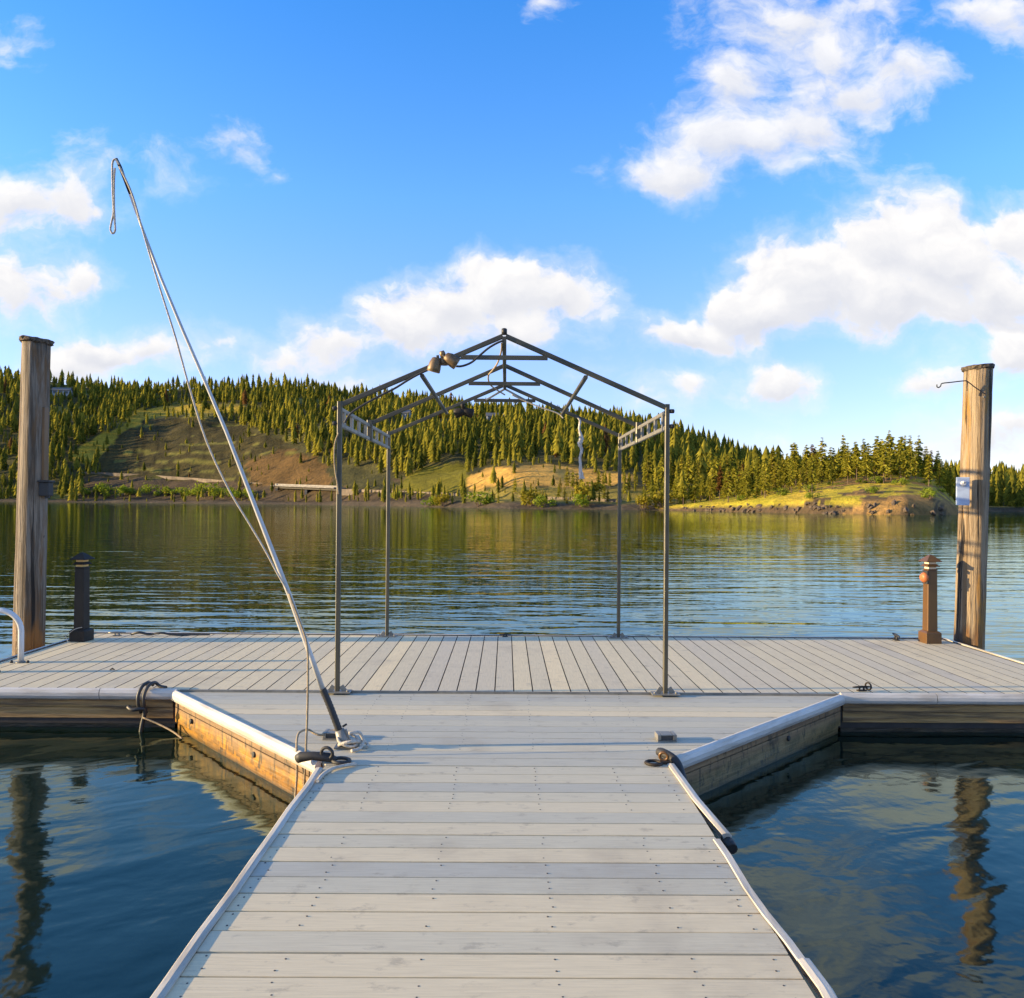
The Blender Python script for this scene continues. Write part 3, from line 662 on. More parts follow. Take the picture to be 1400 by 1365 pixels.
for i in range(len(X)):
    if Y[i] < 420 and np.min((NS[:, 0]-X[i])**2+(NS[:, 1]-Y[i])**2) < 9: keep[i] = False
small = np.zeros(len(X), bool)
for pn in ('scree', 'dirt', 'ledge', 'gully', 'meadow2', 'gold'): small |= inpoly(sx, sy, POLY[pn])
H = RS.uniform(7, 18.5, len(X))*np.where(RS.rand(len(X)) < .3, .62, 1.0); H[small] *= np.where(RS.rand(int(small.sum())) < .3, .62, .42); H[(x > 610) & (x < 890) & (t < .24)] *= .55; H[(t < .17) & (x > 116) & (x < 600)] *= .5
tone = np.clip(RS.normal(.42, .27, len(X))+.5*vnoise(X/60, Y/60, 31), 0, 1); sel = keep
dead = sel & (RS.rand(len(X)) < .008)
forest('hillside_forest', X[sel & ~dead], Y[sel & ~dead], Z[sel & ~dead], H[sel & ~dead], RS.uniform(.62, 1.0, (sel & ~dead).sum()), tone[sel & ~dead], 'needles', 'dense conifer forest covering the hill across the lake', 'forest')
forest('dying_forest_trees', X[dead], Y[dead], Z[dead], H[dead], RS.uniform(.8, 1.1, dead.sum()), tone[dead], 'needles_dead', 'scattered orange-brown dying conifers within the hillside forest', 'forest')

# shrubs along the water
def shrub(seed):
    r = np.random.RandomState(seed); V = []; F = []; T = []
    lobes = [(r.normal(0, .28), r.normal(0, .28), .28+.45*r.rand(), .22+.16*r.rand()) for _ in range(8)]
    for (lx, ly, lz, lr) in lobes:
        tn = r.rand()
        for _ in range(46):
            dv = r.normal(0, 1, 3); dv /= np.linalg.norm(dv); c = np.array((lx, ly, lz))+dv*lr*(.5+.6*r.rand()); c[2] = max(c[2], .04)
            e1 = r.normal(0, 1, 3); e1 /= np.linalg.norm(e1); e2 = np.cross(e1, dv); w = .055+.05*r.rand(); k0 = len(V)
            V += [c-e1*w, c-e2*w*.7, c+e1*w, c+e2*w*.7]; F.append((k0, k0+1, k0+2, k0+3)); T.append(np.clip(tn*.6+.4*r.rand(), 0, 1))
    st = MB()
    for _ in range(5): st.tube([(0, 0, -.1), (r.normal(0, .1), r.normal(0, .1), .3), (r.normal(0, .25), r.normal(0, .25), .62)], [.03, .02, .006], 5)
    return np.array(V), F, T, st
SHR = []
for sdd, mt in ((1, 'leaves'), (2, 'leaves'), (3, 'leaves'), (4, 'leaves_y')):
    V, F, T, st = shrub(sdd); tm = bpy.data.meshes.new('stem'); tm.from_pydata(st.v, [], st.f); tm.materials.append(M['bark']); SHR.append((mesh_of('foliage', V, F, T, M[mt]), tm))
SH = [(118,677,5,0),(133,676,6,1),(146,676,8,2),(152,680,4,0),(173,678,7.5,1),(181,676,5,2),(208,676,6.5,0),(214,680,4,1),(228,677,6,2),(240,678,4.5,1),(250,678,5.5,0),(262,679,5,2),(270,677,4,1),(284,679,8.5,0),(292,680,7,1),(300,680,5,2),(312,680,6,0),(324,681,5,1),(335,681,6.5,2),(345,682,5,0),
      (606,693,4.5,3),(590,692,4,2),(655,693,5,0),(542,683,4,1),(803,690,6.5,3),(795,694,4,0),(725,692,5,3),(744,694,4,2),(880,697,4,3),(905,697,5,3),(1015,700,3.5,0)]
for (qx, qy, hh, kd) in SH:
    p = on_hill(qx, qy); r = bpy.data.objects.new('shore_shrub', None); COL.objects.link(r); r.location = p-Vector((0, 0, .2)); hh *= 1.15; r.scale = (hh*1.15, hh*1.15, hh); r.rotation_euler.z = RS.rand()*6.28; r.empty_display_size = .1
    tag(r, 'yellow leafy shrub at the waterline of the far bank' if kd == 3 else ('bright green leafy shrub on the far shore below the bare slope' if qx < 400 else 'green leafy shrub on the bank between the frame posts'), 'shrub', 'yellow shrubs on the far bank' if kd == 3 else ('bright green shrubs along the left shore' if qx < 400 else 'green shrubs on the far bank'))
    for nm, me in zip(('foliage', 'stem'), SHR[kd]):
        o = bpy.data.objects.new(nm, me); COL.objects.link(o); o.parent = r
for k in range(26):
    xx, tt = RS.uniform(1000, 1292), RS.uniform(.12, .75); X, Y, Z = head(np.array([xx]), np.array([tt])); hh = RS.uniform(.9, 2.2)
    r = bpy.data.objects.new('shore_shrub', None); COL.objects.link(r); r.location = (X[0], Y[0], Z[0]-.1); r.scale = (hh*1.3, hh*1.3, hh); r.rotation_euler.z = RS.rand()*6.28; r.empty_display_size = .1
    tag(r, 'low green bush on the grass of the headland at right', 'shrub', 'low bushes on the headland')
    for nm, me in zip(('foliage', 'stem'), SHR[k % 3]):
        o = bpy.data.objects.new(nm, me); COL.objects.link(o); o.parent = r
# rocks at the foot of the headland
def rockmesh(seed):
    bm = bmesh.new(); bmesh.ops.create_icosphere(bm, subdivisions=2, radius=1); r = random.Random(seed)
    cuts = [(Vector((r.gauss(0, 1), r.gauss(0, 1), r.gauss(0, 1))).normalized(), r.uniform(.45, .8)) for _ in range(9)]
    for v in bm.verts:
        for n, dd in cuts:
            k = v.co.dot(n)
            if k > dd: v.co -= n*(k-dd)
        v.co *= r.uniform(.95, 1.05)
    me = bpy.data.meshes.new('shore_rock'); bm.to_mesh(me); bm.free(); me.materials.append(M['rock']); return me
RK = [rockmesh(s) for s in range(4)]
for k in range(64):
    xx = RS.uniform(1090, 1296) if k < 34 else RS.uniform(930, 1090); X, Y, Z = head(np.array([xx]), np.array([RS.uniform(.005, .07)])); o = bpy.data.objects.new('shore_rock', RK[k % 4]); COL.objects.link(o)
    s = RS.uniform(.3, .85); o.location = (X[0], Y[0], max(Z[0], WZ)+.05); o.scale = (s*1.3, s, s*.75); o.rotation_euler = (RS.rand(), RS.rand(), RS.rand()*6)
    tag(o, 'brown rock at the waterline of the headland', 'rock', 'rocks along the headland shore')

# ================================================================== DOCK
XL, XR = -1.05, 0.97            # walkway edges
YC_L, YC_R = 4.87, 4.95         # where the corner gussets start
YN, YF = 6.66, 9.45             # near and far edge of the platform
GXL, GXR = -2.63, 2.70          # outer ends of the gussets
PXL, PXR = -4.68, 4.98          # ends of the platform
walk = thing('dock_walkway', (0, 2.5, 0), 'pale grey composite plank walkway running from the foreground to the cross platform', 'dock walkway')
def wx(y):
    l = XL if y < YC_L else XL+(GXL-XL)*(y-YC_L)/(YN-YC_L)
    r = XR if y < YC_R else XR+(GXR-XR)*(y-YC_R)/(YN-YC_R)
    return l, r
mb = MB(); y = -1.9; pitch = .1432; rb = random.Random(3)
while y < YN-.02:
    y1 = min(y+pitch-.0095, YN-.012); z = rb.uniform(-.0015, .0015); l0, r0_ = wx(y); l1, r1 = wx(y1); i = .02
    tone = min(max(rb.gauss(.46, .28), 0), 1)
    if 2.86 < y < 3.22: tone = 1.0
    vs = [(l0+i, y, z-.025), (r0_-.003, y, z-.025), (r1-.003, y1, z-.025), (l1+i, y1, z-.025), (l0+i, y, z-.0015), (r0_-.003, y, z-.0015), (r1-.003, y1, z-.0015), (l1+i, y1, z-.0015),
          (l0+i, y+.0015, z), (r0_-.003, y+.0015, z), (r1-.003, y1-.0015, z), (l1+i, y1-.0015, z)]
    mb.add(vs, [(0, 1, 5, 4), (2, 3, 7, 6), (1, 2, 6, 5), (3, 0, 4, 7), (4, 5, 9, 8), (6, 7, 11, 10), (5, 6, 10, 9), (7, 4, 8, 11), (8, 9, 10, 11)], tone); y += pitch
nb_ = len(mb.f); y = -1.9
while y < YN-.1:
    for sx_ in (-.985, -.72, -.27, .18, .63, .90):
        for dy in (.035, .105):
            if rb.random() < .06: continue
            mb.lathe([(.0038, -.002), (.0038, .0009)], (sx_+rb.gauss(0, .006), y+dy+rb.gauss(0, .006), 0), 6)
    y += pitch
o = mb.build('deck_boards', M['deck_x'], walk); o.data.materials.append(M['screw'])
o.data.polygons.foreach_set('material_index', [0]*nb_+[1]*(len(mb.f)-nb_))
mb = MB()
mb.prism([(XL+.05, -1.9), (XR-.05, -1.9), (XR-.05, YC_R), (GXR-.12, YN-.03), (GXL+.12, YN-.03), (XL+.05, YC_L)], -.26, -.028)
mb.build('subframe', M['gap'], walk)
mb = MB(); mb.prism([(XL+.16, -1.9), (XR-.16, -1.9), (XR-.1, YC_R+.1), (GXR-.3, YN-.1), (GXL+.3, YN-.1), (XL+.1, YC_L+.1)], -.75, -.262); mb.build('float', M['float'], walk)
def fascia_run(a, b, name_parent, mat, planks=((-.005, -.115), (-.122, -.235)), th=.04, low=None):
    a, b = Vector((*a, 0)), Vector((*b, 0)); n = (b-a).normalized().cross(Vector((0, 0, 1)))*th
    mb = MB()
    for (z0, z1) in planks: mb.add([a+Vector((0,0,z1)), b+Vector((0,0,z1)), b+Vector((0,0,z0)), a+Vector((0,0,z0)), a-n+Vector((0,0,z1)), b-n+Vector((0,0,z1)), b-n+Vector((0,0,z0)), a-n+Vector((0,0,z0))], [(0,1,2,3),(5,4,7,6),(3,2,6,7),(0,4,5,1),(0,3,7,4),(1,5,6,2)])
    if low:
        a2, b2 = a-n*.5, b-n*.5; mb.add([a2+Vector((0,0,low)), b2+Vector((0,0,low)), b2+Vector((0,0,planks[-1][1]+.004)), a2+Vector((0,0,planks[-1][1]+.004))], [(0,1,2,3)])
    return mb.build('fascia_board', mat, name_parent)
def rail_run(pts, parent, mat, prof=None, name='rub_rail', label=None):
    """D-shaped bumper strip swept along deck-edge points; outside is to the right of travel"""
    prof = prof or [(-.012, .012), (.006, .016), (.026, .006), (.036, -.016), (.036, -.042), (.026, -.064), (.008, -.076), (-.004, -.076)]
    P = [Vector(p) if len(p) == 3 else Vector((*p, 0)) for p in pts]; vs = []; n = len(prof)
    for i, p in enumerate(P):
        if i == 0: t = (P[1]-P[0]).normalized(); mit = 1
        elif i == len(P)-1: t = (P[-1]-P[-2]).normalized(); mit = 1
        else:
            t1, t2 = (P[i]-P[i-1]).normalized(), (P[i+1]-P[i]).normalized(); t = (t1+t2).normalized(); mit = 1/max(t.dot(t1), .5)
        o = Vector((t.y, -t.x, 0)).normalized()*mit
        vs += [p+o*a+Vector((0, 0, b)) for a, b in prof]
    fs = [(i*n+k, (i+1)*n+k, (i+1)*n+k+1, i*n+k+1) for i in range(len(P)-1) for k in range(n-1)]
    fs += [tuple(range(n)), tuple(len(vs)-n+k for k in range(n-1, -1, -1))]
    mb = MB(); mb.add(vs, fs); o = mb.build(name, mat, parent)
    if label: o['label'] = label
    return o
# left side (outside lies at -X): travel towards +Y keeps outside on the LEFT, so travel towards -Y
rail_run([(GXL+.02, YN-.02), (XL-.02, YC_L)], walk, M['vinyl'], label='sunlit white bumper rail on the left gusset')
rail_run([(XR+.02, YC_R), (GXR-.02, YN-.02)], walk, M['vinyl'], label='bluish shaded bumper rail on the right gusset')
sp = [(-.022, .001), (-.022, .008), (-.004, .012), (.016, .010), (.024, .001), (.024, -.045), (.0, -.05)]
def jit(p, q, n, a, seed):
    r = random.Random(seed); return [(p[0]+(q[0]-p[0])*k/n+(r.gauss(0, a) if 0 < k < n else 0), p[1]+(q[1]-p[1])*k/n) for k in range(n+1)]
rail_run(jit((XL, YC_L-.12), (XL, -1.9), 22, .003, 2), walk, M['trim'], sp, 'edge_strip', 'pale edge strip down the left side')
rail_run([(XR+.035, 2.78), (XR+.03, 2.9), (XR+.012, 3.1), (XR+.004, 3.3), (XR+.008, 3.6), (XR+.002, 3.78)][::1], walk, M['trim'], [(-.024, .002), (-.02, .006), (.008, .006), (.016, -.01), (.014, -.045), (0, -.05)], 'edge_strip', 'short flattened edge strip on the right side')
rail_run([(XR+.01, -1.9), (XR+.012, 0.6), (XR+.014, 1.6), (XR+.018, 2.1), (XR+.034, 2.45), (XR+.044, 2.62), (XR+.036, 2.78)], walk, M['trim'], sp, 'edge_strip', 'curling pale edge strip on the right side')
o = rail_run([(XR+.064, 3.86, -.012), (XR+.042, 4.05, -.004), (XR+.020, 4.3, 0), (XR+.012, 4.6, 0), (XR+.004, 4.86, 0)], walk, M['trim'], sp, 'edge_strip', 'loose edge strip lifting off the right side with a black end')
mb = MB(); mb.tube([(XR+.066, 3.90, -.035), (XR+.072, 3.83, -.045), (XR+.074, 3.80, -.05)], [.022, .027, .025], 10); mb.build('strip_end', M['black'], walk)
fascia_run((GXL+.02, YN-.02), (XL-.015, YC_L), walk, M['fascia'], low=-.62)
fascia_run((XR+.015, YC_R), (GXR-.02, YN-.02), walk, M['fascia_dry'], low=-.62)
fascia_run((XL+.012, YC_L), (XL+.012, -1.9), walk, M['fascia_dry'], low=-.62)
fascia_run((XR-.012, -1.9), (XR-.012, YC_R), walk, M['fascia_dry'], low=-.62)
mb = MB(); q = Vector((XL-.02, YC_L, 0))
for (x_, y_) in ((258, 993), (345, 1030)):
    pass
for s in (.16, .62):
    c = Vector((GXL, YN, 0)).lerp(Vector((XL, YC_L, 0)), s); c.z = -.16; nrm = (Vector((XL, YC_L, 0))-Vector((GXL, YN, 0))).normalized().cross(Vector((0, 0, 1))); mb.lathe([(.020, -.02), (.020, .008), (.014, .012)], c+nrm*.006, 10, axis=nrm)
mb.build('fascia_bolt', M['black'], walk)
mb = MB(); c = Vector((XR, YC_R, 0)).lerp(Vector((GXR, YN, 0)), .62); c.z = -.16; nrm = (Vector((GXR, YN, 0))-Vector((XR, YC_R, 0))).normalized().cross(Vector((0, 0, 1))); mb.lathe([(.020, -.02), (.020, .008), (.014, .012)], c+nrm*.006, 10, axis=nrm); mb.build('fascia_bolt', M['black'], walk)
# black corner hinges with lifting rings
def ringpts(c, r, nrm, n=18):
    nrm = Vector(nrm).normalized(); a = nrm.orthogonal().normalized(); b = nrm.cross(a)
    return [Vector(c)+(a*math.cos(2*math.pi*k/n)+b*math.sin(2*math.pi*k/n))*r for k in range(n)]
hg = MB(); c = Vector((XL, YC_L, .03))
hg.tube([c+Vector((-.155, .0, -.01)), c+Vector((-.13, -.004, .004)), c+Vector((-.06, -.008, .012)), c+Vector((.03, -.01, .004)), c+Vector((.07, -.012, -.008))], [.026, .031, .025, .028, .018], 12)
h = hg.build('corner_hinge', M['black'], walk)
mb = MB(); mb.tube(ringpts(c+Vector((.105, -.012, -.014)), .048, (0.05, 0, 1)), .011, 8, closed=True); mb.tube(ringpts(c+Vector((.025, -.03, .035)), .034, (.2, 1, .2)), .010, 8, closed=True); mb.build('ring', M['black'], h)
c = Vector((XR, YC_R, 0))
hg = MB(); hg.tube(bez([c+Vector((-.035, .075, .028)), c+Vector((-.012, .02, .034)), c+Vector((.040, -.035, .008)), c+Vector((.062, -.11, -.06)), c+Vector((.070, -.2, -.17))], 5), .026, 10); h = hg.build('corner_hinge', M['black'], walk)
mb = MB(); mb.tube(ringpts(c+Vector((-.095, -.075, .008)), .046, (0, .05, 1)), .010, 8, closed=True); mb.bar(c+Vector((-.06, -.075, .01)), c+Vector((.0, -.07, .01)), .03, .02); mb.build('ring', M['darkbronze'], h)
mb = MB(); mb.tube(ringpts(c+Vector((-.034, -.06, .042)), .024, (.3, 1, .2)), .009, 8, closed=True); mb.build('eyelet', M['bronze'], h)

# ---- cross platform
plat = thing('dock_platform', (0, 8, 0), 'wide pale plank cross platform of the dock at the end of the walkway', 'dock platform')
ZP = .012
mb = MB(); x_ = PXL+.03; pw = .1525
while x_ < PXR-.04:
    x1 = min(x_+pw-.0075, PXR-.03); z = ZP+rb.uniform(-.0003, .0003); tone = min(max(rb.gauss(.5, .25), 0), 1)
    mb.add([(x_, YN, z-.03), (x1, YN, z-.03), (x1, YF, z-.03), (x_, YF, z-.03), (x_, YN, z-.001), (x1, YN, z-.001), (x1, YF, z-.001), (x_, YF, z-.001), (x_+.001, YN, z), (x1-.001, YN, z), (x1-.001, YF, z), (x_+.001, YF, z)],
           [(0, 1, 5, 4), (1, 2, 6, 5), (2, 3, 7, 6), (3, 0, 4, 7), (5, 6, 10, 9), (7, 4, 8, 11), (8, 9, 10, 11), (4, 5, 9, 8), (6, 7, 11, 10)], tone); x_ += pw
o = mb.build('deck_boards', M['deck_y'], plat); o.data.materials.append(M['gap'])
o.data.polygons.foreach_set('material_index', [1 if k % 9 in (1, 3, 4, 5) else 0 for k in range(len(mb.f))])  # board sides painted dark to stand in for shade in the gaps
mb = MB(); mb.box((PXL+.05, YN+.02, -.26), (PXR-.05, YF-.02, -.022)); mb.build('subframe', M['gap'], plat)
mb = MB(); mb.box((PXL+.2, YN+.12, -.75), (PXR-.2, YF-.15, -.262)); mb.build('float', M['float'], plat)
rail_run([(-3.20, YN-.012, ZP), (-2.60, YN-.012, ZP)], plat, M['vinyl']); rail_run([(PXL, YN-.012, ZP), (-3.206, YN-.012, ZP)], plat, M['vinyl'])
rail_run([(2.68, YN-.012, ZP), (3.44, YN-.012, ZP)], plat, M['vinyl']); rail_run([(3.446, YN-.012, ZP), (PXR, YN-.012, ZP)], plat, M['vinyl'])
rail_run([(PXR, YN-.012, ZP), (PXR, YF+.012, ZP)], plat, M['vinyl']); rail_run([(PXR, YF+.012, ZP), (PXL, YF+.012, ZP)], plat, M['vinyl']); rail_run([(PXL, YF+.012, ZP), (PXL, YN-.012, ZP)], plat, M['vinyl'])
mb = MB(); mb.box((-2.58, YN-.011, -.02), (2.66, YN-.001, ZP+.006)); mb.build('edge_trim', M['galv'], plat)
mb = MB()
for (a_, b_) in ((PXL+.02, GXL-.01), (GXR+.01, PXR-.02)):
    m2 = MB(); m2.box((a_, YN+.0, -.125), (b_, YN+.018, -.070)); m2.box((a_, YN+.010, -.215), (b_, YN+.028, -.13)); m2.build('fascia_board', M['fascia_brown'], plat); mb.box((a_, YN+.05, -.5), (b_, YN+.09, -.135))
    for k in range(7):
        xx = a_+(b_-a_)*(k+.5)/7; mb.box((xx-.2, YN+.03, -.21-.02*(k % 2)), (xx+.2, YN+.048, -.15))
mb.build('fascia_board', M['float'], plat)
mb = MB(); mb.box((PXL+.02, YF+.001, -.5), (PXR-.02, YF+.01, -.07)); mb.build('fascia_board', M['fascia_dry'], plat)
mb = MB(); mb.box((PXR-.02, YN+.05, -.5), (PXR-.004, YF-.05, -.07)); mb.box((PXL+.004, YN+.05, -.5), (PXL+.02, YF-.05, -.07)); mb.build('fascia_board', M['fascia_dry'], plat)

# ================================================================== PILINGS
def piling(name, x, y, r0, r1, ztop, lean, mat, label, seed, capdx, capr, captilt):
    t = thing('piling', (x, y, WZ), label, 'piling')
    rr = random.Random(seed); ph = [rr.uniform(0, 6.28) for _ in range(8)]; n, seg = 40, 40; vs = []
    for i in range(n+1):
        f = i/n; z = WZ-1.2+(ztop-WZ+1.2)*f; fz = (z-WZ)/(ztop-WZ); rad = r0+(r1-r0)*fz
        for k in range(seg):
            a = 2*math.pi*k/seg
            q = rad*(1+.025*math.sin(2*a+ph[0]+z*.5)+.018*math.sin(3*a+ph[1]+z*.9)+.012*math.sin(7*a+ph[2]+.6*z)+.010*math.sin(11*a+ph[3])+.006*math.sin(z*9+ph[4]+a)+.004*rr.gauss(0, 1))
            dv = abs(((a-ph[5]) % 6.28)-.9); q -= .012*math.exp(-(dv/.05)**2)
            vs.append((x+lean*fz+q*math.cos(a), y+q*math.sin(a), z))
    fs = [(i*seg+k, i*seg+(k+1) % seg, (i+1)*seg+(k+1) % seg, (i+1)*seg+k) for i in range(n) for k in range(seg)]+[tuple(n*seg+k for k in range(seg))]
    mb = MB(); mb.add(vs, fs, smooth=True); mb.build('shaft', mat, t)
    # weathered, split slab of wood left standing proud at the top
    vs = []; seg = 26
    for (zz, sc) in ((-.012, .97), (.0, 1.0), (.030, 1.01), (.038, .9)):
        for k in range(seg):
            a = 2*math.pi*k/seg; q = capr*sc*(1+.05*math.sin(3*a+ph[6])+.04*rr.gauss(0, 1)); vs.append((x+lean+capdx+q*math.cos(a), y+q*math.sin(a), ztop+zz+captilt*q*math.cos(a)+.004*rr.gauss(0, 1)))
    fs = [(i*seg+k, i*seg+(k+1) % seg, (i+1)*seg+(k+1) % seg, (i+1)*seg+k) for i in range(3) for k in range(seg)]+[tuple(3*seg+k for k in range(seg)), tuple(range(seg-1, -1, -1))]
    mb = MB(); mb.add(vs, fs); mb.build('cap', M['piletop'], t); return t
LPX, LPY = -5.08, 8.94
piling('piling', LPX, LPY, .152, .138, 3.20, .04, M['pile_grey'], 'tall grey weathered wooden piling at the left end of the platform', 3, .0, .162, -.07)
RPX, RPY = 5.17, 9.28
piling('piling', RPX, RPY, .154, .148, 3.06, .10, M['pile_warm'], 'tall golden-brown wooden piling at the right end of the platform', 5, .0, .162, .09)
# left piling: narrow board down its right flank, with a black socket box below
t = thing('conduit_board', (LPX+.15, LPY-.05, 1.7), 'thin brown board running down the right flank of the left piling', 'board')
mb = MB(); mb.box((LPX+.152, LPY-.07, 1.72), (LPX+.180, LPY+.01, 2.50)); mb.build('strip', M['bronze'], t, bevel=.003)
t = thing('socket_box', (LPX+.22, LPY-.06, 1.6), 'black weatherproof box fixed on the right flank of the left piling', 'outlet box')
mb = MB(); mb.box((LPX+.140, LPY-.10, 1.555), (LPX+.245, LPY+.0, 1.70)); mb.build('case', M['black'], t, bevel=.008)
mb = MB(); mb.box((LPX+.136, LPY-.115, 1.70), (LPX+.257, LPY+.01, 1.722)); mb.box((LPX+.195, LPY-.08, 1.53), (LPX+.235, LPY-.04, 1.556)); mb.build('cover', M['black'], t, bevel=.004)
# right piling: bottle-opener style plate and a bent wire hook
pc = at_Y(1316, 672, RPY-.155)
t = thing('wall_plate', pc, 'small pale blue metal plate with a white knob fixed to the right piling', 'plaque')
rz = Matrix.Rotation(R(-14), 3, 'Z')
mb = MB(); mb.box(pc+Vector((-.066, -.02, -.155)), pc+Vector((.066, .012, .155)), rot=rz); mb.build('plate', M['bluepl'], t, bevel=.006)
mb = MB(); mb.lathe([(.030, 0), (.030, .012), (.020, .022)], pc+Vector((-.004, -.022, .085)), 14, axis=rz@Vector((0, -1, 0))); mb.bar(pc+Vector((-.004, -.03, .07)), pc+Vector((-.004, -.052, .105)), .03, .012); mb.build('knob', M['whitem'], t)
hp = [at_Y(x_, y_, RPY-.175) for x_, y_ in ((1281, 526), (1281, 529), (1283.5, 530), (1286, 528), (1288, 524.5), (1300, 523), (1318, 521), (1323, 522), (1332, 529), (1341, 535), (1347, 539))]
t = thing('wire_hook', hp[-1], 'bent black wire hook sticking out left near the top of the right piling', 'hook')
mb = MB(); mb.tube(bez(hp, 4), .0062, 8); mb.build('wire', M['black'], t)
mb = MB(); q = hp[7]; mb.tube([q, q+Vector((.0, .012, -.06)), q+Vector((.004, .02, -.10))], .005, 6); mb.build('brace', M['black'], t)
mb = MB(); mb.lathe([(.012, 0), (.012, .02)], hp[-1]+Vector((0, .03, -.03)), 8, axis=(0, -1, 0)); mb.build('staple', M['galv'], t)

# ================================================================== PEDESTAL LIGHTS
def pedestal(x, y, h, mat, label, rz, lens, extra):
    t = thing('pedestal_light', (x, y, ZP), label, 'pedestal light', 'pedestal lights on the platform'); z0 = ZP; k = h/.97
    rot = Matrix.Rotation(rz, 3, 'Z')
    def sq(mb, prof):
        vs = []; n = len(prof)
        for (r, z) in prof: vs += [Vector((x, y, z0+z*k))+rot@Vector((sx_*r*.82, sy_*r*.82, 0)) for sx_, sy_ in ((-1, -1), (1, -1), (1, 1), (-1, 1))]
        fs = [(4*i+j, 4*i+(j+1) % 4, 4*i+4+(j+1) % 4, 4*i+4+j) for i in range(n-1) for j in range(4)]+[(3, 2, 1, 0), tuple(4*n-4+j for j in range(4))]
        mb.add(vs, fs); return mb
    sq(MB(), [(.105, 0), (.105, .115), (.078, .135)]).build('base', mat, t, bevel=.004)
    sq(MB(), [(.070, .13), (.064, .80)]).build('post', mat, t, bevel=.008)
    sq(MB(), [(.066, .8), (.066, .815), (.060, .818)]).build('collar', mat, t, bevel=.003)
    sq(MB(), [(.052, .815), (.052, .845)]).build('lens', lens, t); sq(MB(), [(.052, .87), (.052, .90)]).build('lens', lens, t)
    sq(MB(), [(.082, .842), (.086, .846), (.056, .872)]).build('louvre', mat, t)
    sq(MB(), [(.104, .896), (.108, .901), (.030, .962), (.012, .972)]).build('roof_cap', mat, t)
    return t
RBX, RBY = 4.70, 9.20
pedestal(RBX, RBY, .97, M['bronze'], 'brown square pedestal light in front of the right piling with an orange reel on it', R(3), M['pale_lens'], None)
LBX, LBY = -4.53, 8.96
pedestal(LBX, LBY, .94, M['darkbronze'], 'dark square pedestal light beside the left piling showing two amber lens bands', R(-8), M['amber'], None)  # its shadow side is put into the dark colour
t = thing('cord_reel', (RBX-.1, RBY-.03, .72), 'orange-brown cord reel hanging on the left face of the right pedestal light', 'cord reel')
mb = MB(); mb.lathe([(.052, 0), (.058, .008), (.056, .03), (.042, .05), (.020, .056)], (RBX-.058, RBY-.02, .735), 14, axis=(-1, -.2, -.05)); mb.build('reel', M['orange'], t)
mb = MB(); mb.box((RBX-.070, RBY-.07, .665), (RBX-.050, RBY+.04, .81)); mb.build('socket_plate', M['black'], t, bevel=.004)
# thin wire round the left pedestal's foot
t = MB(); t.tube(bez([(LBX-.13, LBY-.08, .08), (LBX-.09, LBY-.095, .10), (LBX-.02, LBY-.102, .15), (LBX+.05, LBY-.092, .168)], 6), .0035, 6); t.tube(bez([(LBX-.12, LBY-.112, .09), (LBX-.09, LBY-.13, .05), (LBX-.07, LBY-.14, .018)], 5), .0035, 6)
tag(t.build('cord', M['rope_w'], loc=(LBX, LBY-.11, .1)), 'thin pale cord looped round the foot of the dark left pedestal light', 'cord')

# ================================================================== LADDER HANDRAILS
def handrail(y, label):
    t = thing('ladder_handrail', (-4.47, y, ZP), label, 'ladder handrail', 'white tube handrails of the swim ladder')
    P = [(-4.47, y, ZP+.012), (-4.47, y, .20)]
    for k in range(9):
        a = math.pi/2*k/8; P.append((-4.47-.20*(1-math.cos(a)), y, .30+.19*math.sin(a)))
    P += [(-4.80, y, .49)]
    for k in range(1, 8):
        a = math.pi/2*k/7; P.append((-4.80-.14*math.sin(a), y, .49-.14*(1-math.cos(a))))
    P += [(-4.94, y, -.9)]
    mb = MB(); mb.tube(P, .0255, 14); mb.build('tube', M['tube_white'], t)
    mb = MB(); mb.lathe([(.045, .001), (.045, .008), (.032, .012)], (-4.47, y, ZP), 14)
    mb.build('foot_flange', M['galv'], t)
    for dx_ in (-.075, .075):
        mb = MB(); mb.lathe([(.014, -.002), (.014, .016), (.009, .024)], (-4.47+dx_, y-.02, ZP), 8); mb.build('bolt', M['black'], t)
handrail(7.74, 'white bent tube ladder handrail at the left edge of the platform, in view')
handrail(7.30, 'nearer white tube ladder handrail, cut off by the left edge of the photo')

# ================================================================== CANOPY FRAME
FX0, FX1, FY0, FY1 = -1.325, 1.275, 6.62, 9.38; FYM = 8.06
ZE, ZR = 2.275, 2.845
fr = thing('canopy_frame', (0, 8, ZP), 'bare olive metal gable canopy frame standing on the platform', 'canopy frame')
for y_ in (FY0, FY1):
    for x_ in (FX0, FX1):
        w_ = .037
        mb = MB(); mb.bar((x_, y_, ZP+.006), (x_, y_, ZE+.04), w_, w_); p = mb.build('post', M['frame'], fr)
        mb = MB(); mb.box((x_-.11, y_-.055, ZP+.0015), (x_+.11, y_+.055, ZP+.0095)); mb.bar((x_-.03, y_, ZP+.05), (x_-.06, y_, ZP+.008), .006, .04); mb.bar((x_+.03, y_, ZP+.05), (x_+.06, y_, ZP+.008), .006, .04)
        for dx_ in (-.085, .085): mb.lathe([(.011, .009), (.011, .02)], (x_+dx_, y_-.02, ZP), 6)
        mb.build('base_plate', M['galv'], p)
        if y_ == FY0:
            mb = MB(); sg = -1 if x_ < 0 else 1
            for z_ in (ZE-.015, ZE-.135): mb.lathe([(.017, 0), (.017, .03), (.012, .034)], (x_+sg*.023, y_, z_), 10, axis=(sg, 0, 0))
            mb.build('bolt', M['black'], p)
xm = (FX0+FX1)/2
